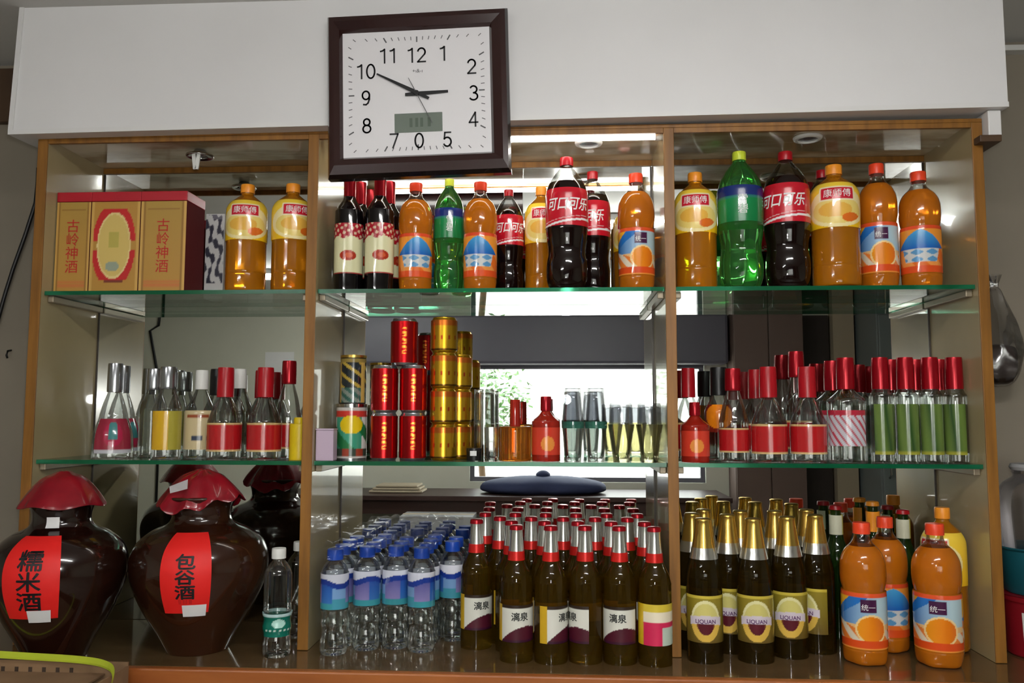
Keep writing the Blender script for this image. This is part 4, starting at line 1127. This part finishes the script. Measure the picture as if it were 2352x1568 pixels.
obj('basin', lathe('bas', [(0, 0), (.074, 0), (.074, 0), (.078, .004), (.078, .004), (.088, .100), (.088, .100), (.094, .104), (.094, .108), (.086, .107), (.086, .107), (.074, .010), (.074, .010), (0, .009)], 36, 3), 'teal_plastic', t)
t = thing('plastic_jar', 'tall hazy plastic jar standing in the teal basin', 'jar', (rx, ry, CT+.1536))
obj('jar_body', lathe('pj', [(0, 0), (.060, 0), (.060, 0), (.066, .006), (.078, .10), (.084, .18), (.076, .235), (.055, .255), (.048, .262), (.048, .275), (0, .275)], 36, 3), 'tub_film', t)
obj('lid', lathe('pjl', [(0, .2752), (.052, .2752), (.052, .2752), (.052, .29), (0, .29)], 30, 2), 'grey_carton', t)

# ================================================================== THE ROOM BEHIND THE CAMERA (seen in the mirror)
def lamp(x, y, label, ln=1.15):
    t = thing('ceiling_lamp', label, 'lamp', (x, y, CEIL-.0005), group='fluorescent ceiling lamps')
    obj('housing', box_mesh('housing', -ln/2, ln/2, -.05, .05, -.035, 0, bev=.004), 'white_paint', t)
    for s in (-.024, .024): obj('tube', tube_mesh('ctube', [(-ln/2+.02, s, -.052), (ln/2-.02, s, -.052)], .014, 12), 'lamp_tube', t)
    for s in (-1, 1): obj('end_holder', box_mesh('holder', min(s*(ln/2-.02), s*ln/2), max(s*(ln/2-.02), s*ln/2), -.042, .042, -.07, -.0352), 'white_cap', t)
lamp(-1.70, -1.30, 'fluorescent ceiling lamp farther back in the room')
lamp(.35, .25, 'added fluorescent ceiling lamp near the cabinet, out of view, lighting the white beam')  # unseen lamp, added so the beam is lit more strongly than the counter
YB = WY0
t = thing('roller_shutter', 'long grey roller shutter box above the street opening', 'shutter', (0, 0, 0))
obj('housing', box_mesh('sh', -1.78, 1.46, YB+.001, YB+.22, EYE+.42, EYE+.87, bev=.03), 'shutter_grey', t)
obj('bottom_slat', box_mesh('ss', -.80, 1.26, YB+.06, YB+.09, EYE+.385, EYE+.4195), 'shutter_grey', t)
t = thing('long_table', 'long dark brown table along the street opening', 'table', (0, 0, 0))
obj('table_top', box_mesh('tt', -2.3, 1.35, YB+.12, YB+.80, .71, .75, bev=.005), 'table_brown', t)
obj('apron', box_mesh('ta', -2.25, 1.30, YB+.16, YB+.76, .60, .7095), 'table_brown', t)
for x in (-2.2, 1.25):
    for y in (YB+.2, YB+.72): obj('leg', box_mesh('tl', x-.03, x+.03, y-.03, y+.03, .0005, .5995), 'table_brown', t)
t = thing('bundle', 'navy cloth bundle lying on the long table', 'bundle', (-.15, YB+.45, .7505))
obj('cloth', lathe('bun', [(0, 0), (.24, 0), (.24, 0), (.29, .03), (.27, .09), (.15, .13), (0, .14)], 36, 4, wob=lambda a, r, z: (r*(1.3+.5*math.cos(2*a)+.05*math.sin(7*a)), z)), 'navy_cloth', t)
obj('knot', lathe('knot', [(0, .13), (.05, .13), (.06, .155), (.03, .18), (0, .185)], 20, 3), 'navy_cloth', t)
t = thing('paper_stack', 'pale paper bags lying on the long table', 'paper', (-1.35, YB+.45, .7505))
for i in range(3): obj('sheet', box_mesh('ps', -.25+.03*i, .2-.02*i, -.12, .14, .002+.022*i, .020+.022*i, bev=.006), 'pillar_beige', t)
t = thing('grey_carton', 'grey carton standing on the floor before the long table', 'carton', (-.95, YB+1.0, .0005))
obj('carton', box_mesh('gc', -.28, .28, -.16, .16, 0, .63, bev=.004), 'grey_carton', t); obj('tape', box_mesh('gt', -.28, .28, -.03, .03, .6302, .632), 'pillar_beige', t)
t = thing('teal_sack', 'teal woven sack slumped beside the grey carton', 'sack', (-1.6, YB+1.0, .0005))
obj('sack', lathe('sk', [(0, 0), (.22, 0), (.27, .08), (.26, .30), (.20, .42), (.08, .48), (.03, .50), (0, .505)], 30, 3, wob=lambda a, r, z: (r*(1+.06*math.sin(4*a+z*9)), z)), 'teal_cloth', t)
obj('tie', lathe('tie', [(.045, .485), (.055, .485), (.055, .50), (.045, .50), (.045, .485)], 20, 2), 'pillar_beige', t)
t = thing('tall_cupboard', 'tall brown cupboard right of the roller shutter', 'cupboard', (0, 0, 0))
obj('body', box_mesh('cb', 1.48, 2.07, YB+.001, YB+.30, .0005, EYE+.86), 'door_brown', t)
for x in (1.485, 1.78):
    d = obj('door', box_mesh('cd', x, x+.285, YB+.3005, YB+.318, .06, EYE+.84, bev=.003), 'door_brown', t)
    obj('handle', tube_mesh('ch', [(x+.25 if x < 1.6 else x+.03, YB+.319, 1.0), (x+.25 if x < 1.6 else x+.03, YB+.34, 1.02), (x+.25 if x < 1.6 else x+.03, YB+.34, 1.10), (x+.25 if x < 1.6 else x+.03, YB+.319, 1.12)], .006), 'chrome', d)
dr = struct('door_1', box_mesh('dr', 2.09, 2.36, YB+.001, YB+.06, .0005, EYE+.86), 'door_dark'); obj('handle', tube_mesh('dh', [(2.14, YB+.061, 1.0), (2.14, YB+.10, 1.0), (2.22, YB+.10, 1.0)], .008), 'chrome', dr)
struct('trim_4', box_mesh('pl', 2.38, 2.56, YB+.001, YB+.12, .0005, CEIL-.001), 'pillar_beige')
t = thing('drinks_fridge', 'grey upright drinks fridge in the far corner', 'fridge', (2.80, YB+.33, .0005))
obj('body', box_mesh('fb', -.22, .30, -.28, .25, 0, EYE+.86, bev=.01), 'fridge', t)
d = obj('door', box_mesh('fd', -.215, .295, .2505, .29, .10, EYE+.80, bev=.006), 'fridge', t); obj('handle', tube_mesh('fh', [(-.17, .2905, .9), (-.17, .33, .93), (-.17, .33, 1.27), (-.17, .2905, 1.3)], .009), 'chrome', d)
# things on the wall reflected in the left bay
pg = tag(obj('paper_notice', box_mesh('pn', -2.72, -2.45, YB+.0005, YB+.003, EYE+.28, EYE+.55), 'white_paper'), 'square white paper on the far wall, reflected in the left bay', 'notice')
tag(obj('conduit', tube_mesh('cd2', [(-3.72, YB+.008, EYE+1.0), (-3.74, YB+.008, EYE+.80), (-3.82, YB+.008, EYE+.75), (-3.70, YB+.008, EYE+.2), (-3.70, YB+.008, 0.3)], .012), 'black_plastic'), 'dark cable running down the far wall, reflected in the left bay', 'cable')
# outside
tag(obj('street_wall', boxes_mesh('ow', [(-3.5, 5, -7.3, -7.2, -.1, 2.4), (-3.55, 5.05, -7.33, -7.17, 2.4, 2.47)]), 'outside_wall'), 'bright white boundary wall across the street', 'wall')
struct('ground', box_mesh('gr', -8, 9, -9, WY0-.151, -.10, -.02), 'ground')
sh = thing('shrub', 'green shrub growing outside the street opening', 'shrub', (-.85, -4.4, -.02))
rnd = random.Random(3); V = []; Fc = []
for i in range(900):
    th_, ph_ = rnd.uniform(0, 2*PI), rnd.uniform(-1, 1); rr = rnd.uniform(.2, 1)**.5*.55
    c = Vector((rr*math.cos(th_)*(1-ph_**2)**.5, rr*.8*math.sin(th_)*(1-ph_**2)**.5, 1.55+.62*ph_*rr/.55))
    d = Vector((rnd.uniform(-1, 1), rnd.uniform(-1, 1), rnd.uniform(-.6, .4))).normalized(); n = d.cross(Vector((rnd.random(), rnd.random(), 1))).normalized()
    l = rnd.uniform(.05, .10); w_ = l*.28; b = len(V)
    V += [c, c+d*l*.5+n*w_, c+d*l, c+d*l*.5-n*w_]; Fc.append((b, b+1, b+2, b+3))
lf = obj('foliage', new_mesh('foliage', V, Fc, False), 'leaf', sh); lf['kind'] = 'stuff'
obj('stem', tube_mesh('stem', [(0, 0, 0), (.03, .02, .6), (-.02, 0, 1.2), (.05, .03, 1.6)], .035), 'stem', sh)
